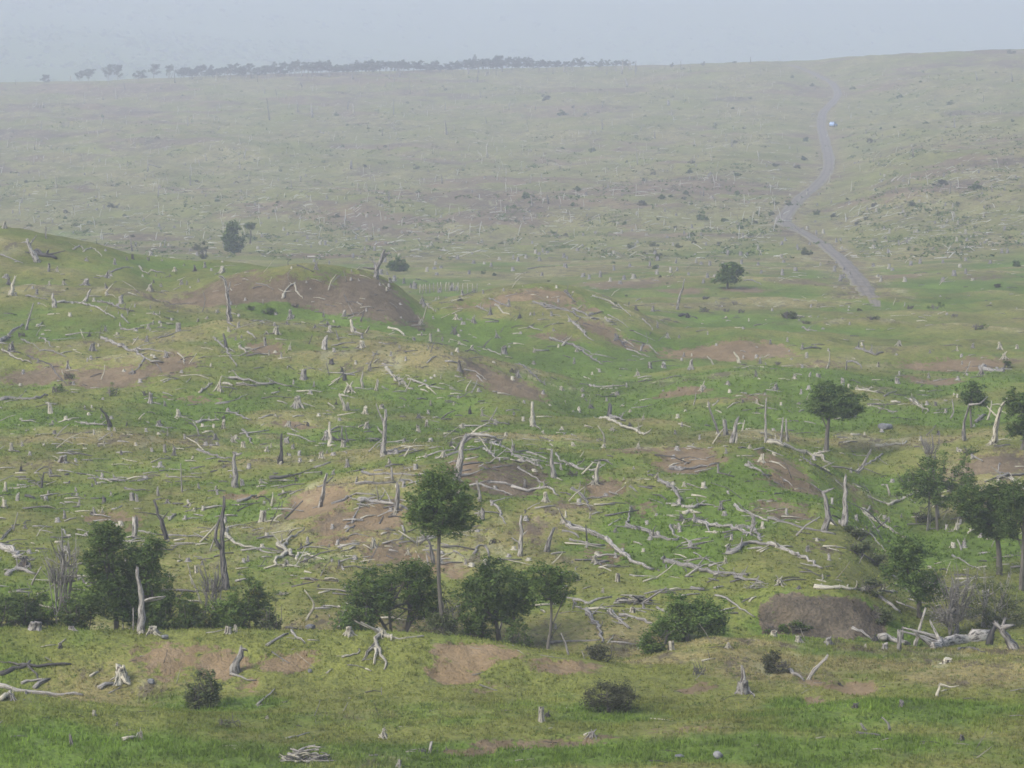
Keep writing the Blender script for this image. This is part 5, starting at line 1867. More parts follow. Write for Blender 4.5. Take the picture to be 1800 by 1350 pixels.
bush(400, 1278, 40, 22, 'olive', noun='sparse low bush', group=GB, dens=40)
bush(1510, 975, 60, 30, 'olive', noun='low dark bush', group=GB)
bush(1545, 1000, 60, 26, 'olive', noun='low olive bush', group=GB)
bush(1530, 1045, 50, 30, 'olive', noun='low olive bush', group=GB)
bush(1700, 800, 34, 18, 'dark', noun='small dark bush', group=GB)
bush(1505, 945, 50, 24, 'olive', noun='low olive bush', group=GB)
bush(1005, 838, 20, 16, 'dark', noun='small dark bush', group=GB)
bush(868, 955, 10, 10, 'dark', noun='tiny dark bush', group=GB)
bush(605, 950, 8, 9, 'dark', noun='tiny dark bush', group=GB)
bush(120, 665, 16, 16, 'dark', noun='small dark bush', group=GB)
bush(255, 695, 18, 12, 'dark', noun='small dark bush', group=GB)
bush(195, 695, 22, 22, 'dark', noun='small green bush', group=GB)
bush(100, 690, 20, 18, 'dark', noun='small green bush', group=GB)
bush(37, 592, 8, 12, 'dark', noun='tiny dark bush', group=GB)
bush(903, 656, 14, 14, 'dark', noun='small dark bush', group=GB)
bush(740, 582, 14, 10, 'dark', noun='small dark bush', group=GB)
bush(518, 540, 14, 10, 'dark', noun='small green bush', group=GB)
bush(470, 552, 26, 12, 'dark', noun='low dark bush', group=GB)
bush(440, 545, 20, 10, 'dark', noun='low dark bush', group=GB)
bush(700, 477, 34, 25, 'dark', label='rounded dark bush behind the right end of the brown mound', lsize=.16, spray=.5, dens=60)
bush(1770, 648, 14, 16, 'dark', noun='small dark bush', group=GB)
bush(1367, 641, 12, 9, 'dark', noun='small dark bush', group=GB)
bush(1385, 560, 26, 18, 'olive', noun='olive bush', group=GB, lsize=.14, spray=.45, dens=50)
bush(1718, 579, 26, 16, 'dark', noun='dark round bush', group=GB, lsize=.14, spray=.45, dens=60)
bush(1644, 544, 22, 13, 'dark', noun='dark bush', group=GB, lsize=.14, spray=.45, dens=50)
bush(1600, 543, 14, 10, 'dark', noun='small dark bush', group=GB, lsize=.14, spray=.45, dens=50)
bush(1678, 558, 12, 10, 'dark', noun='small dark bush', group=GB, lsize=.14, spray=.45, dens=50)
bush(1532, 562, 20, 10, 'olive', noun='low olive bush', group=GB, lsize=.14, spray=.45, dens=50)
bush(1415, 569, 14, 8, 'olive', noun='small olive bush', group=GB, lsize=.14, spray=.45, dens=50)
for a in [(345, 440, 16, 14), (358, 455, 14, 30), (1240, 548, 18, 9), (1276, 548, 14, 9), (1302, 550, 16, 10), (1290, 535, 12, 9), (1240, 526, 18, 8)]:
    bush(a[0], a[1], a[2], a[3], 'olive', noun='small dull bush', group=GB, lsize=.14, spray=.4, dens=50, twigs=2)
tree('conifer_tree', 409, 505, [(408, 426, 15, 15), (409, 404, 8, 12), (405, 416, 11, 14), (412, 432, 12, 10)], 6, bpy_=445, leaf='dark', label='taller of the two dark distant trees beyond the left slope', lsize=.32, spray=.8, dens=30, limbs=4, layered=False)
tree('conifer_tree', 439, 515, [(441, 408, 8, 12), (440, 398, 5, 7)], 4, bpy_=428, leaf='dark', label='shorter right-hand one of the two dark distant trees', lsize=.32, spray=.8, dens=30, limbs=4, layered=False)
tree('valley_tree', 1278, 440, [(1277, 480, 21, 18), (1272, 468, 14, 12), (1292, 476, 12, 10)], 5, bpy_=507, leaf='dark', label='single round tree on the valley floor left of the gravel road', lsize=.26, spray=.75, dens=30, limbs=5, layered=False)

# rushes and low herbs on the nearer slopes, a far-off forest: too many to count
def herbs(name, n, d0, d1, spray, leaf, per, seed, mat, label, cat, thr=.0, dry=True):
    r = np.random.default_rng(seed)
    px = r.uniform(-150, 1950, n); d = d0 + (d1 - d0) * r.uniform(0, 1, n)
    x = (px - W / 2) / F * d
    k = vnoise(x / (spray * 12), d / (spray * 14), seed) + .6 * vnoise(x / (spray * 40), d / (spray * 40), seed + 1) > r.uniform(-.3, .4, n) + thr
    if dry: k &= r.uniform(0, 1, n) > sample_mask(x, d)[:, 0] * 1.2
    x, d = x[k], d[k]
    C = np.stack([x, d, ground(x, d) + spray * .25], -1)
    V, Q, tint = leaves(C, per, spray, leaf, seed + 2, .22, .12)
    me = mesh_np(name, V, Q, LEAF[mat], smooth=False)
    me.attributes.new('tint', 'FLOAT', 'POINT').data.foreach_set('value', tint.astype(np.float32))
    o = link(name, me); o['kind'] = 'stuff'; o['label'] = label; o['category'] = cat
herbs('low_herbs', 9000, 110, 160, .13, .045, 9, 61, 'herb', 'low green herbs and rushes on the near bank and meadow', 'herbs')
herbs('slope_herbs', 11000, 150, 300, .22, .075, 8, 62, 'herb', 'low green herbs dotted over the middle slopes', 'herbs')
herbs('distant_forest', 5200, 2900, 5200, 9.0, 4.5, 5, 63, 'dark', 'far-off forested mountainside almost lost in the haze', 'forest', -.1, False)

# far bushes share a few shapes
FB = []
for v in range(7):
    FB.append(crown_mesh('far_bush', [(0, 0, .55, 1.0, 1.0, .62), (.5 * math.sin(v), .3 * math.cos(v), .42, .7, .8, .5)], LEAF[['dark', 'olive', 'brown'][v % 3]], .20, 20, 500 + v, False, .38))
def far_bush(px, py, w, grp='small bushes dotted over the far hillside'):
    x, d, z = cast(px, py)
    o = link('bush', random.choice(FB), loc=(x, d, z - .05))
    s = px2m(w, d) / 2 / 1.15
    o.scale = (s, s, s * random.uniform(.8, 1.2)); o.rotation_euler = (0, 0, random.uniform(0, 6.28))
    return reg(o, 'bush', '%s dark bush' % ('small' if w < 11 else 'low'), px, py, w, grp)
FBL = [(900+785/K,360+140/K,14),(900+370/K,360+215/K,11),(900+835/K,360+305/K,20),(900+985/K,360+290/K,19),(900+985/K,360+333/K,13),(900+1025/K,360+372/K,16),(900+1165/K,360+300/K,15),(900+1335/K,360+108/K,24),(900+1255/K,360+220/K,14),
 (900+1600/K,360+170/K,18),(900+1700/K,360+130/K,12),(900+1625/K,360+118/K,11),(900+995/K,360+448/K,15),(900+705/K,360+410/K,9),(900+930/K,360+346/K,9),(900+720/K,360+690/K,9),(900+1480/K,360+118/K,14),
 (1350+270/K,360+350/K,20),(1350+640/K,360+740/K,10),(1350+1740/K,360+432/K,20),(1350+1615/K,360+575/K,17),(1350+50/K,360+160/K,11),(1350+25/K,360+65/K,13),(1350+340/K,360+70/K,12),(1350+455/K,360+85/K,12),(1350+630/K,360+140/K,14),(1350+690/K,360+105/K,12),
 (900+225/K,50+500/K,20),(900+350/K,50+608/K,20),(900+510/K,50+608/K,10),(900+430/K,50+555/K,9),(900+1240/K,50+1015/K,16),(900+1050/K,50+1190/K,18),(900+915/K,50+1235/K,20),(900+1570/K,50+1030/K,15),(900+1570/K,50+1160/K,13),(900+1210/K,50+1160/K,14),(900+930/K,50+1065/K,14),(900+1255/K,50+945/K,13),
 (900+1345/K,50+1255/K,11),(900+560/K,50+860/K,16),(900+100/K,50+1185/K,18),(900+130/K,50+1220/K,9),(900+1110/K,50+1180/K,9),(900+460/K,50+1135/K,15),
 (1350+170/K,50+345/K,10),(1350+310/K,50+405/K,12),(1350+55/K,50+965/K,14),(1350+60/K,50+1230/K,16),(1350+135/K,50+1235/K,17),(1350+25/K,50+1300/K,12),(1350+250/K,50+920/K,14),(1350+200/K,50+975/K,16),(1350+1000/K,50+1240/K,18),(1350+1200/K,50+1100/K,24),(1350+1450/K,50+1120/K,26),
 (1350+1310/K,50+1235/K,14),(1350+1700/K,50+178/K,15),(1350+590/K,50+425/K,12),(1350+920/K,50+485/K,14),(1350+1280/K,50+530/K,18),(1350+1100/K,50+665/K,12),(1350+340/K,50+1290/K,13),(1350+465/K,50+1310/K,12),(1350+740/K,50+1240/K,12),(1350+260/K,50+790/K,14),(1350+720/K,50+800/K,14),
 (115,465-80,11),(465/K,362+50/K,10),(205/K+0,360+150/K,11),(420/K,360+170/K,11),(530/K,360+150/K,12),(605/K,360+190/K,11),(865/K,360+80/K,11),(780/K,360+20/K,18),(450+455/K,360+150/K,9),(450+905/K,360+170/K,13),(450+1265/K,360+245/K,10),(450+800/K,360+245/K,10),(450+1590/K,360+485/K,13),(450+1665/K,360+495/K,11),
 (1350+150/K,360+785/K,20)]
for a in FBL: far_bush(*a)
rs = random.Random(99)
cnt = 0
while cnt < 150:
    px, py = rs.uniform(-60, 1860), rs.uniform(120, 430)
    if rs.random() > .35 + .65 * sstep(300, 1400, px): continue
    if 1360 < px < 1480 and rs.random() < .8: continue
    cl = float(vnoise(np.array(px / 90.), np.array(py / 40.), 9))
    if cl < rs.uniform(-.35, .25): continue
    w = rs.uniform(5, 13) * (0.6 + .4 * sstep(120, 400, py))
    far_bush(px, py, w, 'small bushes dotted over the far hillside'); cnt += 1
cnt = 0
while cnt < 22:
    far_bush(rs.uniform(0, 1800), rs.uniform(430, 500) if rs.random() < .6 else rs.uniform(500, 560), rs.uniform(4, 8), 'small bushes on the valley floor'); cnt += 1

# the ridge-top wood: every tree its own
RT = []
for v in range(8):
    r = random.Random(v)
    T = []
    for s in range(r.choice([1, 1, 2])):
        T.append(tube(catmull([(s * .5, 0, -.4), (s * .6 + .1, 0, 2), (.6 + s * .3, 0, 4.2)], .8), .17, .07, 5, .15, r))
        for k in range(3): T.append(tube(catmull([(.4, 0, 2.6), (1 + r.uniform(-1.5, 1.5), r.uniform(-.8, .8), 4.2 + r.uniform(-.3, .6))], .8), .08, .03, 4, .15, r))
    vq = merge(T)
    tr = mesh_np('trunk', vq[0], tris_from(vq[1]), WOOD['g'], uv=vq[2])
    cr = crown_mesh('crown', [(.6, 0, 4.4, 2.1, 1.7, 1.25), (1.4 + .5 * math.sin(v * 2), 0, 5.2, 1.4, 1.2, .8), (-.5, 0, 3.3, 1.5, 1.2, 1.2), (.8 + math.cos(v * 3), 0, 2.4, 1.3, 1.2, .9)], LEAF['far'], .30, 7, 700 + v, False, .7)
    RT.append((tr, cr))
def ridge_tree(px, top, w, d=None):
    pyb = float(np.interp(px, [0, 150, 300, 450, 700, 900, 1100, 1300], [146, 143, 137, 134, 127, 122, 119, 114])) + 4
    x, d, z = cast(px, pyb)
    d = min(d + rs.uniform(0, 40), 1960); x = (px - W / 2) / F * d; z = float(ground(x, d))
    t, c = random.choice(RT)
    root = bpy.data.objects.new('ridge_tree', None); COL.objects.link(root); root.location = (x, d, z)
    hgt = (CAMH - (top - HOR) / F * d) - z
    s = max(hgt / 6.1, .35); sw = px2m(w, d) / 5.0
    root.scale = (sw, sw, s)
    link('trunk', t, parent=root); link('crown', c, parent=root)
    reg(root, 'tree', '%s windswept tree' % ('tall' if hgt > 10.5 else 'low'), px, top, w, 'windswept trees along the misty ridge')
for a in [(78, 130, 18), (140, 122, 20), (155, 119, 22), (190, 110, 24), (207, 112, 16), (243, 122, 22), (270, 111, 22), (296, 114, 18)]: ridge_tree(*a)
px = 318
while px < 1115:
    top = np.interp(px, [318, 450, 600, 800, 820, 900, 930, 1000, 1110], [116, 111, 107, 106, 98, 94, 103, 102, 107]) + rs.uniform(-3, 9)
    ridge_tree(px, float(top), rs.uniform(17, 27) if px < 980 else rs.uniform(12, 20))
    px += rs.uniform(4.5, 11) if px < 930 else rs.uniform(9, 17)
for a in [(1180, 110, 9), (1235, 108, 10), (1290, 109, 8)]: ridge_tree(*a)

# ------------------------------------------------------------------ dead trunks, logs and stumps far off
FS = []
for v in range(8):
    r = random.Random(300 + v); h = 1.0
    T = [tube(catmull([(0, 0, -.03), (r.uniform(-.03, .03), 0, .5), (r.uniform(-.12, .12), 0, 1)], .25), .045, .018, 5, .15, r, jag=True, flare=.8)]
    for k in range(r.choice([0, 1, 2, 3])):
        z = r.uniform(.35, .85); a = r.uniform(-1, 1)
        T.append(tube(catmull([(0, 0, z), (.10 * a, 0, z + .08), (.2 * a, 0, z + .2)], .1), .016, .006, 4, .1, r))
    q = merge(T); FS.append(q)
FSM = {(v, c): mesh_np('dead_trunk', FS[v][0], tris_from(FS[v][1]), WOOD[c], uv=FS[v][2]) for v in range(8) for c in 'gc'}
def far_pole(px, py, h):
    x, d, z = cast(px, py); c = rs.choice('ggc')
    o = link('dead_trunk', FSM[(rs.randrange(8), c)], loc=(x, d, z))
    s = px2m(h, d); o.scale = (s * 1.3, s * 1.3, s); o.rotation_euler = (rs.uniform(-.15, .15), rs.uniform(-.2, .2), rs.uniform(0, 6.28))
    reg(o, 'dead tree', '%s standing dead trunk' % {'g': 'thin grey', 'c': 'thin pale'}[c], px, py - h / 2, h, 'dead trunks standing on the hazy far hillside')
cnt = 0
while cnt < 105:
    px = rs.uniform(-40, 1350) if rs.random() < .85 else rs.uniform(1350, 1840)
    py = 122 + 240 * rs.random() ** 1.5
    far_pole(px, py, rs.uniform(8, 22) * (.7 + .3 * sstep(120, 300, py))); cnt += 1
cnt = 0
while cnt < 40:
    px = rs.uniform(300, 1120)
    far_pole(px, float(np.interp(px, [300, 900, 1120], [139, 125, 122])) + rs.uniform(-1, 8), rs.uniform(10, 20)); cnt += 1

def debris(name, n, region, lmin, lmax, thick, cols, label, steep=.25, seed=5):
    r = random.Random(seed); buckets = {c: ([], [], []) for c in cols}
    V, Q, UV, MI = [], [], [], []
    for i in range(n):
        px, py = region(r)
        x, d, z = cast(px, py)
        L_ = r.uniform(lmin, lmax) * (1 if r.random() < .8 else 1.8)
        a = r.gauss(0, .55) if r.random() < .6 else r.uniform(0, 3.14)
        dx, dy = math.cos(a) * L_, math.sin(a) * L_
        rad = thick * r.uniform(.6, 1.4)
        p0 = np.array([x, d, z + rad * .5]); p1 = np.array([x + dx, d + dy, float(ground(x + dx, d + dy)) + rad * .5])
        if r.random() < steep: p1[2] += r.uniform(.3, 1.2)
        mm = (p0 + p1) / 2 + np.array([r.uniform(-.1, .1), r.uniform(-.1, .1), r.uniform(0, .08)]) * L_
        v, q, u = tube(np.array([p0, mm, p1]), rad, rad * .5, 4, .15, r)
        o = len(V); V += v; UV += u
        t = tris_from(q); Q += [tuple(k + o for k in f) for f in t]; MI += [cols.index(r.choice(cols))] * len(t)
    me = mesh_np(name, np.array(V), Q, [WOOD[c] for c in cols], uv=UV, mi=MI)
    o = link(name, me); o['kind'] = 'stuff'; o['label'] = label; o['category'] = 'debris'
def far_region(r):
    while True:
        px, py = r.uniform(-60, 1860), 124 + 330 * r.random() ** .85
        if float(vnoise(np.array(px / 60.), np.array(py / 22.), 19)) > r.uniform(-.45, .2) and not (1370 < px < 1490 and r.random() < .7) and cast(px, py)[1] > 470: return px, py
debris('fallen_timber', 4600, far_region, .5, 2.6, .075, ['w', 'w', 'c', 'g', 'k'], 'countless bleached logs and sticks littering the hazy far hillside', .2, 5)
def mid_region(r):
    while True:
        px, py = r.uniform(-40, 1840), r.uniform(455, 1090)
        if 1320 < px < 1560 and 1030 < py: continue
        if float(vnoise(np.array(px / 70.), np.array(py / 30.), 29)) > r.uniform(-.3, .45): return px, py
debris('scattered_sticks', 1800, mid_region, .3, 1.5, .055, ['g', 'c', 'k'], 'small sticks and wood chips lying in the pasture', .1, 6)
debris('bank_twigs', 130, lambda r: (r.uniform(-40, 1840), r.uniform(1110, 1345)), .15, .8, .022, ['g', 'c', 'k'], 'small twigs and bark lying on the near bank', .1, 8)
def far_snags(n):
    r = random.Random(41); V, Q, UV = [], [], []
    for i in range(n):
        px, py = r.uniform(-60, 1500 if r.random() < .85 else 1860), 122 + 300 * r.random() ** 1.3
        x, d, z = cast(px, py)
        if d < 520 or 1380 < px < 1480: continue
        h = r.uniform(.7, 3.4); b = r.uniform(-.3, .3) * h
        v, q, u = tube(np.array([(x, d, z - .2), (x + b * .4, d, z + h * .55), (x + b, d, z + h)]), r.uniform(.07, .13), .04, 4, .1, r)
        o = len(V); V += v; UV += u; Q += [tuple(k + o for k in f) for f in tris_from(q)]
    o = link('distant_snags', mesh_np('distant_snags', np.array(V), Q, WOOD['w'], uv=UV)); o['kind'] = 'stuff'; o['category'] = 'dead trees'; o['label'] = 'countless thin silver dead trunks standing over the hazy far hillside'
far_snags(700)
def scrub(n):
    r = random.Random(77); C = []
    while len(C) < n:
        px, py = r.uniform(-60, 1860), 118 + 340 * r.random()
        if float(vnoise(np.array(px / 45.), np.array(py / 14.), 39)) < r.uniform(-.3, .35) - .12 * float(sstep(900, 1700, px)): continue
        x, d, z = cast(px, py)
        if d < 470 or (1360 < px < 1490 and r.random() < .8): continue
        for k in range(r.choice([1, 2, 3, 5])): C.append((x + r.gauss(0, 1.2), d + r.gauss(0, 2.0), z + .15))
    C = np.array(C); C[:, 2] = ground(C[:, 0], C[:, 1]) + .15
    V, Q, tint = leaves(C, 8, .9, .30, 5, .3)
    me = mesh_np('low_scrub', V, Q, LEAF['dark'], smooth=False)
    me.attributes.new('tint', 'FLOAT', 'POINT').data.foreach_set('value', tint.astype(np.float32))
    o = link('low_scrub', me); o['kind'] = 'stuff'; o['category'] = 'scrub'; o['label'] = 'low dark scrub patches speckling the hazy far hillside'
scrub(7500)
# tiny stumps too small to tell apart, joined
def tiny_stumps(n, region, seed, name='distant_stumps', near_=False, label='countless tiny grey stumps speckling the valley floor and far hillside'):
    r = random.Random(seed); V, Q, MI = [], [], []
    for i in range(n):
        px, py = region(r); x, d, z = cast(px, py)
        if near_ and not 165 < d < 420 or (not near_ and d < 440): continue
        w, h = (r.uniform(.09, .2), r.uniform(.12, .4)) if near_ else (r.uniform(.22, .42), r.uniform(.4, 1.0)); o = len(V)
        for (rr, zz) in ((1.5, -.1), (.9, .3), (.8, 1.0)):
            for k in range(5):
                a = 1.2566 * k + i; V.append((x + w * rr * math.cos(a) * r.uniform(.7, 1.2), d + w * rr * math.sin(a), z + zz * h * r.uniform(.8, 1.1)))
        V.append((x, d, z + h * .85))
        for b in range(2):
            for k in range(5): Q += [(o + b * 5 + k, o + b * 5 + (k + 1) % 5, o + b * 5 + 5 + (k + 1) % 5), (o + b * 5 + k, o + b * 5 + 5 + (k + 1) % 5, o + b * 5 + 5 + k)]
        for k in range(5): Q.append((o + 10 + k, o + 10 + (k + 1) % 5, o + 15))
        MI += [r.choice([0, 0, 1])] * (len(Q) - len(MI))
    me = mesh_np(name, V, Q, [WOOD['g'], WOOD['c']], uv=np.random.rand(len(V), 2), smooth=False, mi=MI)
    o = link(name, me); o['kind'] = 'stuff'; o['category'] = 'stumps'; o['label'] = label
tiny_stumps(620, lambda r: (r.uniform(-60, 1860), 200 + 340 * r.random() ** .6), 12)
tiny_stumps(380, lambda r: (r.uniform(-60, 1860), r.uniform(440, 1000)), 13, 'low_stumps', True, 'many more low rotted stumps scattered over the middle slopes')

# ------------------------------------------------------------------ brush piles
def brush_pile(px, py, w, h, n, label, seed, dp=None):
    r = random.Random(seed)
    x, d, z = cast(px, py)
    root = bpy.data.objects.new('brush_pile', None); COL.objects.link(root); root.location = (x, d, z)
    wm, hm = px2m(w, d), px2m(h, d)
    for i in range(n):
        u = r.uniform(-1, 1); base = np.array([u * wm * .42, r.uniform(-1, 1) * wm * .22, 0])
        topz = hm * (1 - abs(u) * .8)
        base[2] = r.uniform(0, 1) ** 1.4 * topz * .75
        L_ = wm * r.uniform(.16, .42); a = r.gauss(0, .5) + (math.pi if r.random() < .5 else 0)
        dv = np.array([math.cos(a), math.sin(a) * .8, r.gauss(0, .28)]) * L_ / 2
        p = [base - dv, base + np.array([r.uniform(-.05, .05)] * 3), base + dv]
        for q in p: q[2] = max(q[2], .03)
        t = tube(catmull(p, .3), wm * r.uniform(.012, .03), wm * .007, 5, .2, r, jag=True)
        b = link('branch', mesh_np('branch', t[0], tris_from(t[1]), WOOD[r.choice('ggck')], uv=t[2]), parent=root)
    reg(root, 'brush pile', 'pile', px, py - h / 2, w, 'heaps of dead branches', label)
brush_pile(540, 1336, 86, 36, 70, 'big heap of grey broken branches on the bright grass at the bottom', 1)
brush_pile(1112, 1060, 66, 24, 46, 'domed pile of long grey branches on the slope above the two crests', 2)
brush_pile(498, 1046, 30, 11, 30, 'small heap of pale sticks on the grass right of the scrub thicket', 3)
brush_pile(1332, 1034, 44, 18, 34, 'spiky heap of roots and branches at the end of the longest log', 4)
brush_pile(1205, 1070, 30, 12, 16, 'low tangle of grey branches behind the slanting shrub', 5)
brush_pile(800, 782, 0.1 + 28, 10, 14, 'knot of grey branches on the crest left of the big leaning trunk', 6)
brush_pile(44, 985, 36, 22, 30, 'dark spiky root tangle at the left edge', 7)
brush_pile(858, 775, 44, 10, 22, 'tangle of grey branches right of the big leaning trunk top', 8)

# ------------------------------------------------------------------ stones
def rock_mat():
    m, nt, out = newmat('grey_stone')
    geo = N(nt, 'ShaderNodeNewGeometry'); n1 = noise(nt, geo.outputs['Position'], 3.5, 4, .6)
    c = mixc(nt, ramp(nt, n1, .35, .7), (.085, .09, .10), (.19, .19, .19))
    p = N(nt, 'ShaderNodeBsdfPrincipled'); p.inputs['Roughness'].default_value = .9; nt.links.new(c, p.inputs['Base Color']); nt.links.new(p.outputs[0], out.inputs[0])
    return m
ROCK = rock_mat()
import bmesh
def rock(px, py, w, h, label, seed):
    x, d, z = cast(px, py); bm = bmesh.new(); bmesh.ops.create_icosphere(bm, subdivisions=3, radius=1)
    wm, hm = px2m(w, d) / 2, px2m(h, d)
    r = random.Random(seed); pl = [Vector((r.gauss(0, 1), r.gauss(0, 1), r.gauss(0, 1))).normalized() for _ in range(9)]
    for v in bm.verts:
        for n_ in pl:
            k = v.co.dot(n_) - .74
            if k > 0: v.co -= n_ * k * .9
        v.co = Vector((v.co.x * wm * 1.2, v.co.y * wm, (v.co.z * .6 + .42) * hm))
    me = bpy.data.meshes.new('rock'); bm.to_mesh(me); bm.free(); me.materials.append(ROCK)
    o = link('boulder', me, loc=(x, d, z)); reg(o, 'boulder', 'boulder', px, py, w, None, label)
rock(1556, 754, 22, 11, 'lone grey boulder lying on the far grassy flat', 1)
rock(265, 1202, 12, 9, 'small dark stone right of the wide flared stump', 2)
rock(290, 1123, 13, 8, 'bluish stone below the hollow-topped stump on the crest', 3)
rock(546, 1106, 16, 9, 'flat grey stone just behind the near crest', 4)
rock(1262, 1333, 15, 14, 'dark rounded stone on the bright grass near the bottom', 5)
rock(1194, 1332, 14, 7, 'low dark stone left of the rounded one at the bottom', 6)
rock(1190, 1102, 16, 12, 'pale stone under the slanting shrub tree', 7)
rock(545, 1182, 7, 7, 'tiny grey stone on the face of the near bank', 8)

# ------------------------------------------------------------------ fence across the little valley
x, d, z = cast(770, 512)
fr = bpy.data.objects.new('post_fence', None); COL.objects.link(fr); fr.location = (x, d, z)
pm = None
fxs = [738, 743, 749, 755, 762, 769, 776, 783, 790, 797, 805, 813, 822, 830, 838]
tops = []
for i, fx in enumerate(fxs):
    xx, dd, zz = cast(fx, 511 - (i * .2))
    if pm is None:
        t = tube(np.array([(0, 0, -.2), (0.01, 0, .7), (0, 0, 1.35)]), .09, .07, 6, .08, random.Random(1))
        pm = mesh_np('post', t[0], tris_from(t[1]), WOOD['c'], uv=t[2])
    dd = d + (i - 5) * .35; xx = (fx - W / 2) / F * dd; zz = float(ground(xx, dd))
    b = link('post', pm, parent=fr, loc=(xx - x, dd - d, zz - z)); b.rotation_euler = (random.uniform(-.08, .08), random.uniform(-.1, .1), 0)
    tops.append((xx - x, dd - d, zz - z))
for h_ in (.45, .95):
    t = tube(np.array([(a, b_, c + h_) for a, b_, c in tops]), .012, .012, 4, 0, random.Random(1))
    link('wire', mesh_np('wire', t[0], tris_from(t[1]), WOOD['g'], uv=t[2]), parent=fr)
reg(fr, 'fence', 'fence', 775, 508, 100, None, 'row of short pale fence posts crossing the dip right of the brown mound')

# ------------------------------------------------------------------ the gravel road
def road_mat():
    m, nt, out = newmat('gravel')
    geo = N(nt, 'ShaderNodeNewGeometry'); uv = N(nt, 'ShaderNodeUVMap')
    n1 = noise(nt, geo.outputs['Position'], .5, 4, .6); n2 = noise(nt, geo.outputs['Position'], .08, 3, .6)
    sx = nt.nodes.new('ShaderNodeSeparateXYZ'); nt.links.new(uv.outputs[0], sx.inputs[0])
    w = math_(nt, 'ABSOLUTE', math_(nt, 'SUBTRACT', sx.outputs[0], .5))
    c = mixc(nt, ramp(nt, n1, .3, .7), (.115, .098, .072), (.185, .162, .125))
    tr = ramp(nt, math_(nt, 'ABSOLUTE', math_(nt, 'SUBTRACT', w, .20)), .09, .03)
    c = mixc(nt, math_(nt, 'MULTIPLY', tr, .45), c, (.08, .07, .055))
    edge = ramp(nt, math_(nt, 'ADD', w, math_(nt, 'MULTIPLY', math_(nt, 'SUBTRACT', n1, .5), .25)), .36, .46)
    c = mixc(nt, math_(nt, 'MULTIPLY', edge, .85), c, (.16, .15, .075))
    p = N(nt, 'ShaderNodeBsdfPrincipled'); p.inputs['Roughness'].default_value = .95; nt.links.new(c, p.inputs['Base Color']); nt.links.new(p.outputs[0], out.inputs[0])
    return m
ctr = []
for (a, b_, w_) in RP:
    x, d, z = cast(a, b_); ctr.append((x, d, px2m(w_, d)))
ctr = np.array(ctr)
# keep depth increasing smoothly
ctr[:, 1] = np.maximum.accumulate(ctr[:, 1])
ctr[:, 0] = (np.array([a[0] for a in RP]) - W / 2) / F * ctr[:, 1]
pp = catmull(ctr, 6.0)
tg = np.gradient(pp[:, :2], axis=0)
tg /= np.linalg.norm(tg, axis=1)[:, None] + 1e-9
V, UV, Q = [], [], []
NS = 9; ln = 0
endw = lambda i: min(1.0, .15 + i / 14.0)
for i in range(len(pp)):
    wdt = min(pp[i, 2] / max(.35, abs(tg[i, 1])), 7.0) if abs(tg[i, 1]) > .3 else 6.0
    wdt = max(3.2, min(pp[i, 2] * 1.15, 6.0)) * endw(i) * random.uniform(.9, 1.1)
    if i: ln += np.linalg.norm(pp[i, :2] - pp[i - 1, :2])
    for k in range(NS):
        s = (k / (NS - 1) - .5) * wdt
        xx, yy = pp[i, 0] + tg[i, 1] * s, pp[i, 1] - tg[i, 0] * s
        V.append((xx, yy, float(ground(xx, yy)) + ((.16 if 0 < k < NS - 1 else -.05) if i > 5 else (-.25 + .07 * i)))); UV.append((k / (NS - 1), ln))
for i in range(len(pp) - 1):
    for k in range(NS - 1): Q.append((i * NS + k, i * NS + k + 1, (i + 1) * NS + k + 1, (i + 1) * NS + k))
ro = link('road', mesh_np('road', V, Q, road_mat(), uv=UV)); ro['kind'] = 'structure'; ro['label'] = 'winding gravel road climbing the far hillside'

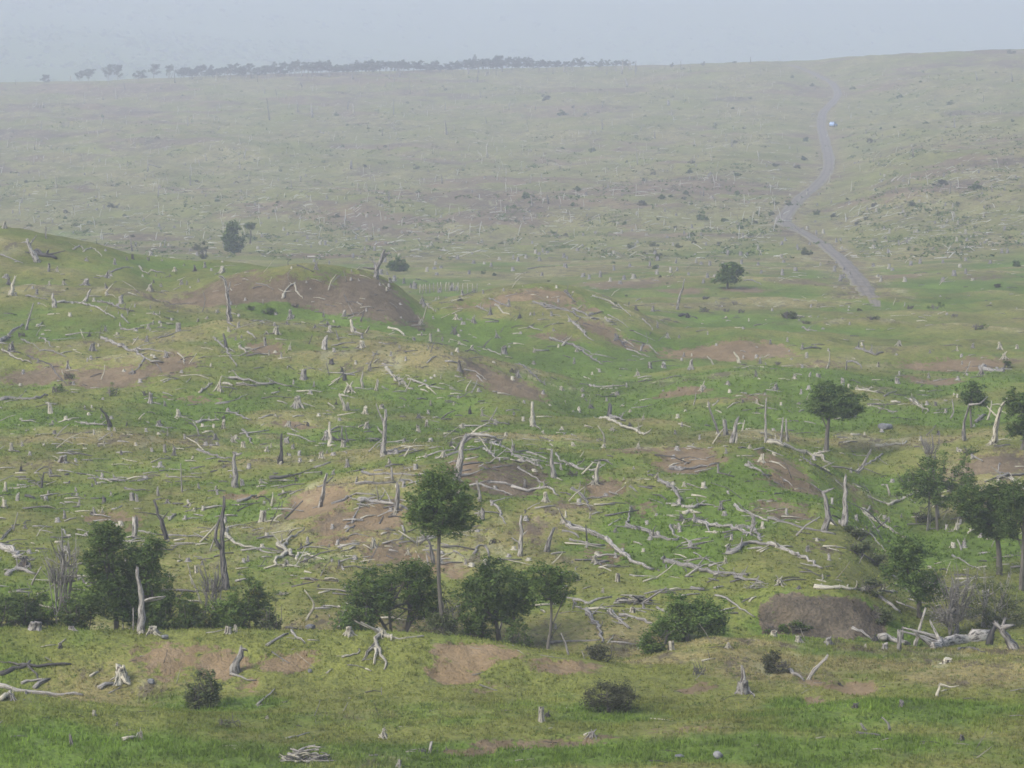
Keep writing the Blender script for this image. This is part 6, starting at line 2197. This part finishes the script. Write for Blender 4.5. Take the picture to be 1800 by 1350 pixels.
# ------------------------------------------------------------------ the parked vehicle
def plain(name, col, rough=.5, metal=0.0):
    m, nt, out = newmat(name); geo = N(nt, 'ShaderNodeNewGeometry')
    c = mixc(nt, noise(nt, geo.outputs['Position'], 3, 3), tuple(v * .85 for v in col), tuple(min(1, v * 1.1) for v in col))
    p = N(nt, 'ShaderNodeBsdfPrincipled'); p.inputs['Roughness'].default_value = rough; p.inputs['Metallic'].default_value = metal
    nt.links.new(c, p.inputs['Base Color']); nt.links.new(p.outputs[0], out.inputs[0]); return m
PAINT, GLASS, TYRE, CHROME = plain('pale_blue_paint', (.22, .36, .60), .35), plain('dark_window_glass', (.03, .04, .05), .1), plain('tyre_rubber', (.02, .02, .02), .9), plain('lamp_glass', (.75, .75, .72), .2)
def car(px, py):
    x, d, z = cast(px, py)
    root = bpy.data.objects.new('parked_car', None); COL.objects.link(root); root.location = (x, d, z + .05); root.rotation_euler = (0, 0, math.radians(-24))
    prof = [(-2.2, .45), (-2.25, .95), (-2.05, 1.08), (-1.85, 1.72), (-1.2, 1.82), (.1, 1.80), (.75, 1.15), (1.95, 1.0), (2.2, .8), (2.22, .45)]
    V = []; Q = []
    for s, ins in ((-.86, 0), (.86, 0)):
        for (yy, zz) in prof:
            w = s * (1 - .16 * max(0, (zz - 1.05) / .75)); V.append((w, yy, zz))
    n = len(prof)
    bm = bmesh.new(); vv = [bm.verts.new(v) for v in V]
    bm.faces.new(vv[:n][::-1]); bm.faces.new(vv[n:])
    for i in range(n):
        j = (i + 1) % n; bm.faces.new((vv[i], vv[j], vv[n + j], vv[n + i]))
    bmesh.ops.recalc_face_normals(bm, faces=bm.faces)
    bmesh.ops.bevel(bm, geom=[e for e in bm.edges], offset=.06, segments=2, affect='EDGES')
    me = bpy.data.meshes.new('body'); bm.to_mesh(me); bm.free(); me.materials.append(PAINT)
    link('body', me, parent=root)
    def slab(name, pts, mat):
        bm = bmesh.new(); f = bm.faces.new([bm.verts.new(p) for p in pts]); bm.normal_update()
        g_ = bmesh.ops.extrude_face_region(bm, geom=[f])
        nn = f.normal.copy()
        for v in [e for e in g_['geom'] if isinstance(e, bmesh.types.BMVert)]: v.co += nn * .03
        for v in bm.verts: v.co += nn * .005
        bmesh.ops.recalc_face_normals(bm, faces=bm.faces)
        me = bpy.data.meshes.new(name); bm.to_mesh(me); bm.free(); me.materials.append(mat); link(name, me, parent=root)
    slab('rear_window', [(-.60, -2.02, 1.16), (.60, -2.02, 1.16), (.56, -1.89, 1.62), (-.56, -1.89, 1.62)], GLASS)
    slab('windscreen', [(.60, .70, 1.20), (-.60, .70, 1.20), (-.56, .18, 1.72), (.56, .18, 1.72)], GLASS)
    for s in (-1, 1):
        pts = [(s * .84, -1.7, 1.16), (s * .84, .5, 1.16), (s * .765, .05, 1.66), (s * .765, -1.6, 1.66)]
        slab('side_window', pts if s > 0 else pts[::-1], GLASS)
        slab('tail_light', [(s * .78 - .1, -2.24, .8), (s * .78 + .05, -2.24, .8), (s * .78 + .05, -2.25, 1.0), (s * .78 - .1, -2.25, 1.0)], plain('red_lamp', (.45, .03, .02), .3))
        slab('headlight', [(s * .65 + .12, 2.22, .62), (s * .65 - .12, 2.22, .62), (s * .65 - .12, 2.21, .8), (s * .65 + .12, 2.21, .8)], CHROME)
        for yy in (-1.4, 1.4):
            bm = bmesh.new(); bmesh.ops.create_cone(bm, cap_ends=True, segments=18, radius1=.38, radius2=.38, depth=.26)
            me = bpy.data.meshes.new('wheel'); bm.to_mesh(me); bm.free(); me.materials.append(TYRE)
            o = link('wheel', me, parent=root, loc=(s * .80, yy, .38)); o.rotation_euler = (0, math.pi / 2, 0)
            bm = bmesh.new(); bmesh.ops.create_cone(bm, cap_ends=True, segments=14, radius1=.2, radius2=.17, depth=.05)
            me = bpy.data.meshes.new('rim'); bm.to_mesh(me); bm.free(); me.materials.append(CHROME)
            link('rim', me, parent=o, loc=(0, 0, s * .14))
    root.scale = (1.2, 1.2, 1.2)
    reg(root, 'car', 'car', px, py - 8, 20, None, 'pale blue car parked beside the gravel road on the far hillside')
car(1465, 223)

# ------------------------------------------------------------------ labels that single each thing out
LM = [('the lone round-crowned tree', 775, 890), ('the charred twisted trunk', 392, 960), ('the long brown mound', 530, 505), ('the two dark distant trees', 420, 415),
      ('the flat-layered dark tree', 1465, 720), ('the grey eroded bank', 1440, 1070), ('the lone foreground bush', 1073, 1225), ('the bottom brush heap', 540, 1320),
      ('the domed branch pile', 1110, 1048), ('the orange bare mound', 1270, 612), ('the steep bare slip', 903, 672), ('the grey boulder', 1556, 749), ('the tall forked snag', 400, 530),
      ('the big leaning trunk', 808, 810), ('the touching dark trees', 220, 1010), ('the straight grey snag', 1484, 880), ('the pale leaning trunk', 1750, 740),
      ('the round valley tree', 1277, 480), ('the parked car', 1465, 218), ('the huge fallen log', 1690, 1130), ('the many-rooted crest stump', 665, 1130), ('the wide flared stump', 214, 1180),
      ('the slanting charred post', 282, 915), ('the uprooted trunk with limbs', 505, 975), ('the two flatland posts', 1290, 760), ('the sheltered ravine floor', 1600, 900),
      ('the bare tan scar', 600, 890), ('the longest sloping log', 1070, 960), ('the fork-topped dead trunk', 413, 825), ('the wide bushy tree', 870, 1050), ('the short leaning post', 187, 735),
      ('the mound-top snag', 665, 462), ('the bush below the road', 1718, 572), ('the road bend', 1380, 390), ('the upper road curve', 1473, 166), ('the leftmost ridge trees', 150, 130),
      ('the tallest ridge trees', 870, 105), ('the far left skyline', 10, 146), ('the far right skyline', 1790, 95), ('the left terrace edge', 100, 385), ('the tapering grey snag', 674, 755), ('the two-legged stump', 523, 700),
      ('the white column stump', 935, 730), ('the upturned root plate', 1130, 1125), ('the near bank hollow', 390, 1235), ('the long mound log', 990, 550), ('the mid valley fence', 775, 508),
      ('the hazy middle hillside', 700, 260), ('the right hillside scar', 1650, 300), ('the left hillside bench', 200, 260), ('the meadow rim', 1570, 1230), ('the curling log tangle', 290, 620), ('the fence-side root mass', 742, 535)]
def rel(px, py):
    best = sorted(LM, key=lambda l: math.hypot(px - l[1], (py - l[2]) * 1.15))[0]
    dx, dy = px - best[1], py - best[2]
    dist = math.hypot(dx, dy)
    a = math.degrees(math.atan2(-dy, dx)) % 360
    dirs = ['right of', 'above-right of', 'above', 'above-left of', 'left of', 'below-left of', 'below', 'below-right of']
    k = dirs[int((a + 22.5) // 45) % 8]
    how = 'just' if dist < 35 else ('slightly' if dist < 80 else 'well')
    return how, k, best[0]
groups = {}
for it in REG:
    if it[7]: continue
    o, cat, noun, px, py, size = it[:6]
    how, k, lm = rel(px, py)
    sz = 'tiny' if size < 9 else ('small' if size < 17 else ('' if size < 45 else ('long' if cat in ('log', 'dead tree', 'branch') else 'large')))
    if cat in ('log', 'branch') and size < 17: sz = 'short'
    if noun.split()[0] in ('small', 'tiny', 'low', 'tall'): sz = ''
    lab = ' '.join(('%s %s %s %s %s' % (sz, noun, how, k, lm)).split())
    groups.setdefault(lab, []).append(it)
OW = ['first', 'second', 'third', 'fourth', 'fifth', 'sixth', 'seventh', 'eighth', 'ninth', 'tenth', 'eleventh', 'twelfth'] + ['%s' % w for w in 'thirteenth fourteenth fifteenth sixteenth seventeenth eighteenth nineteenth twentieth twenty-first twenty-second twenty-third twenty-fourth twenty-fifth twenty-sixth twenty-seventh twenty-eighth twenty-ninth thirtieth'.split()]
for lab, L_ in groups.items():
    if len(L_) == 1: L_[0][7] = lab
    else:
        L_.sort(key=lambda t: t[3])
        for i, t in enumerate(L_):
            if len(L_) == 2: pre = ['left-hand ', 'right-hand '][i]
            elif i == 0: pre = 'leftmost '
            elif i == len(L_) - 1: pre = 'rightmost '
            else: pre = OW[min(i, 29)] + ' from left, '
            t[7] = pre + lab
for it in REG:
    w = it[7].split()
    for cutw in ('well', 'a', 'little', 'just', 'standing'):
        if len(w) > 16 and cutw in w: w.remove(cutw)
    it[0]['label'] = ' '.join(w[:16])
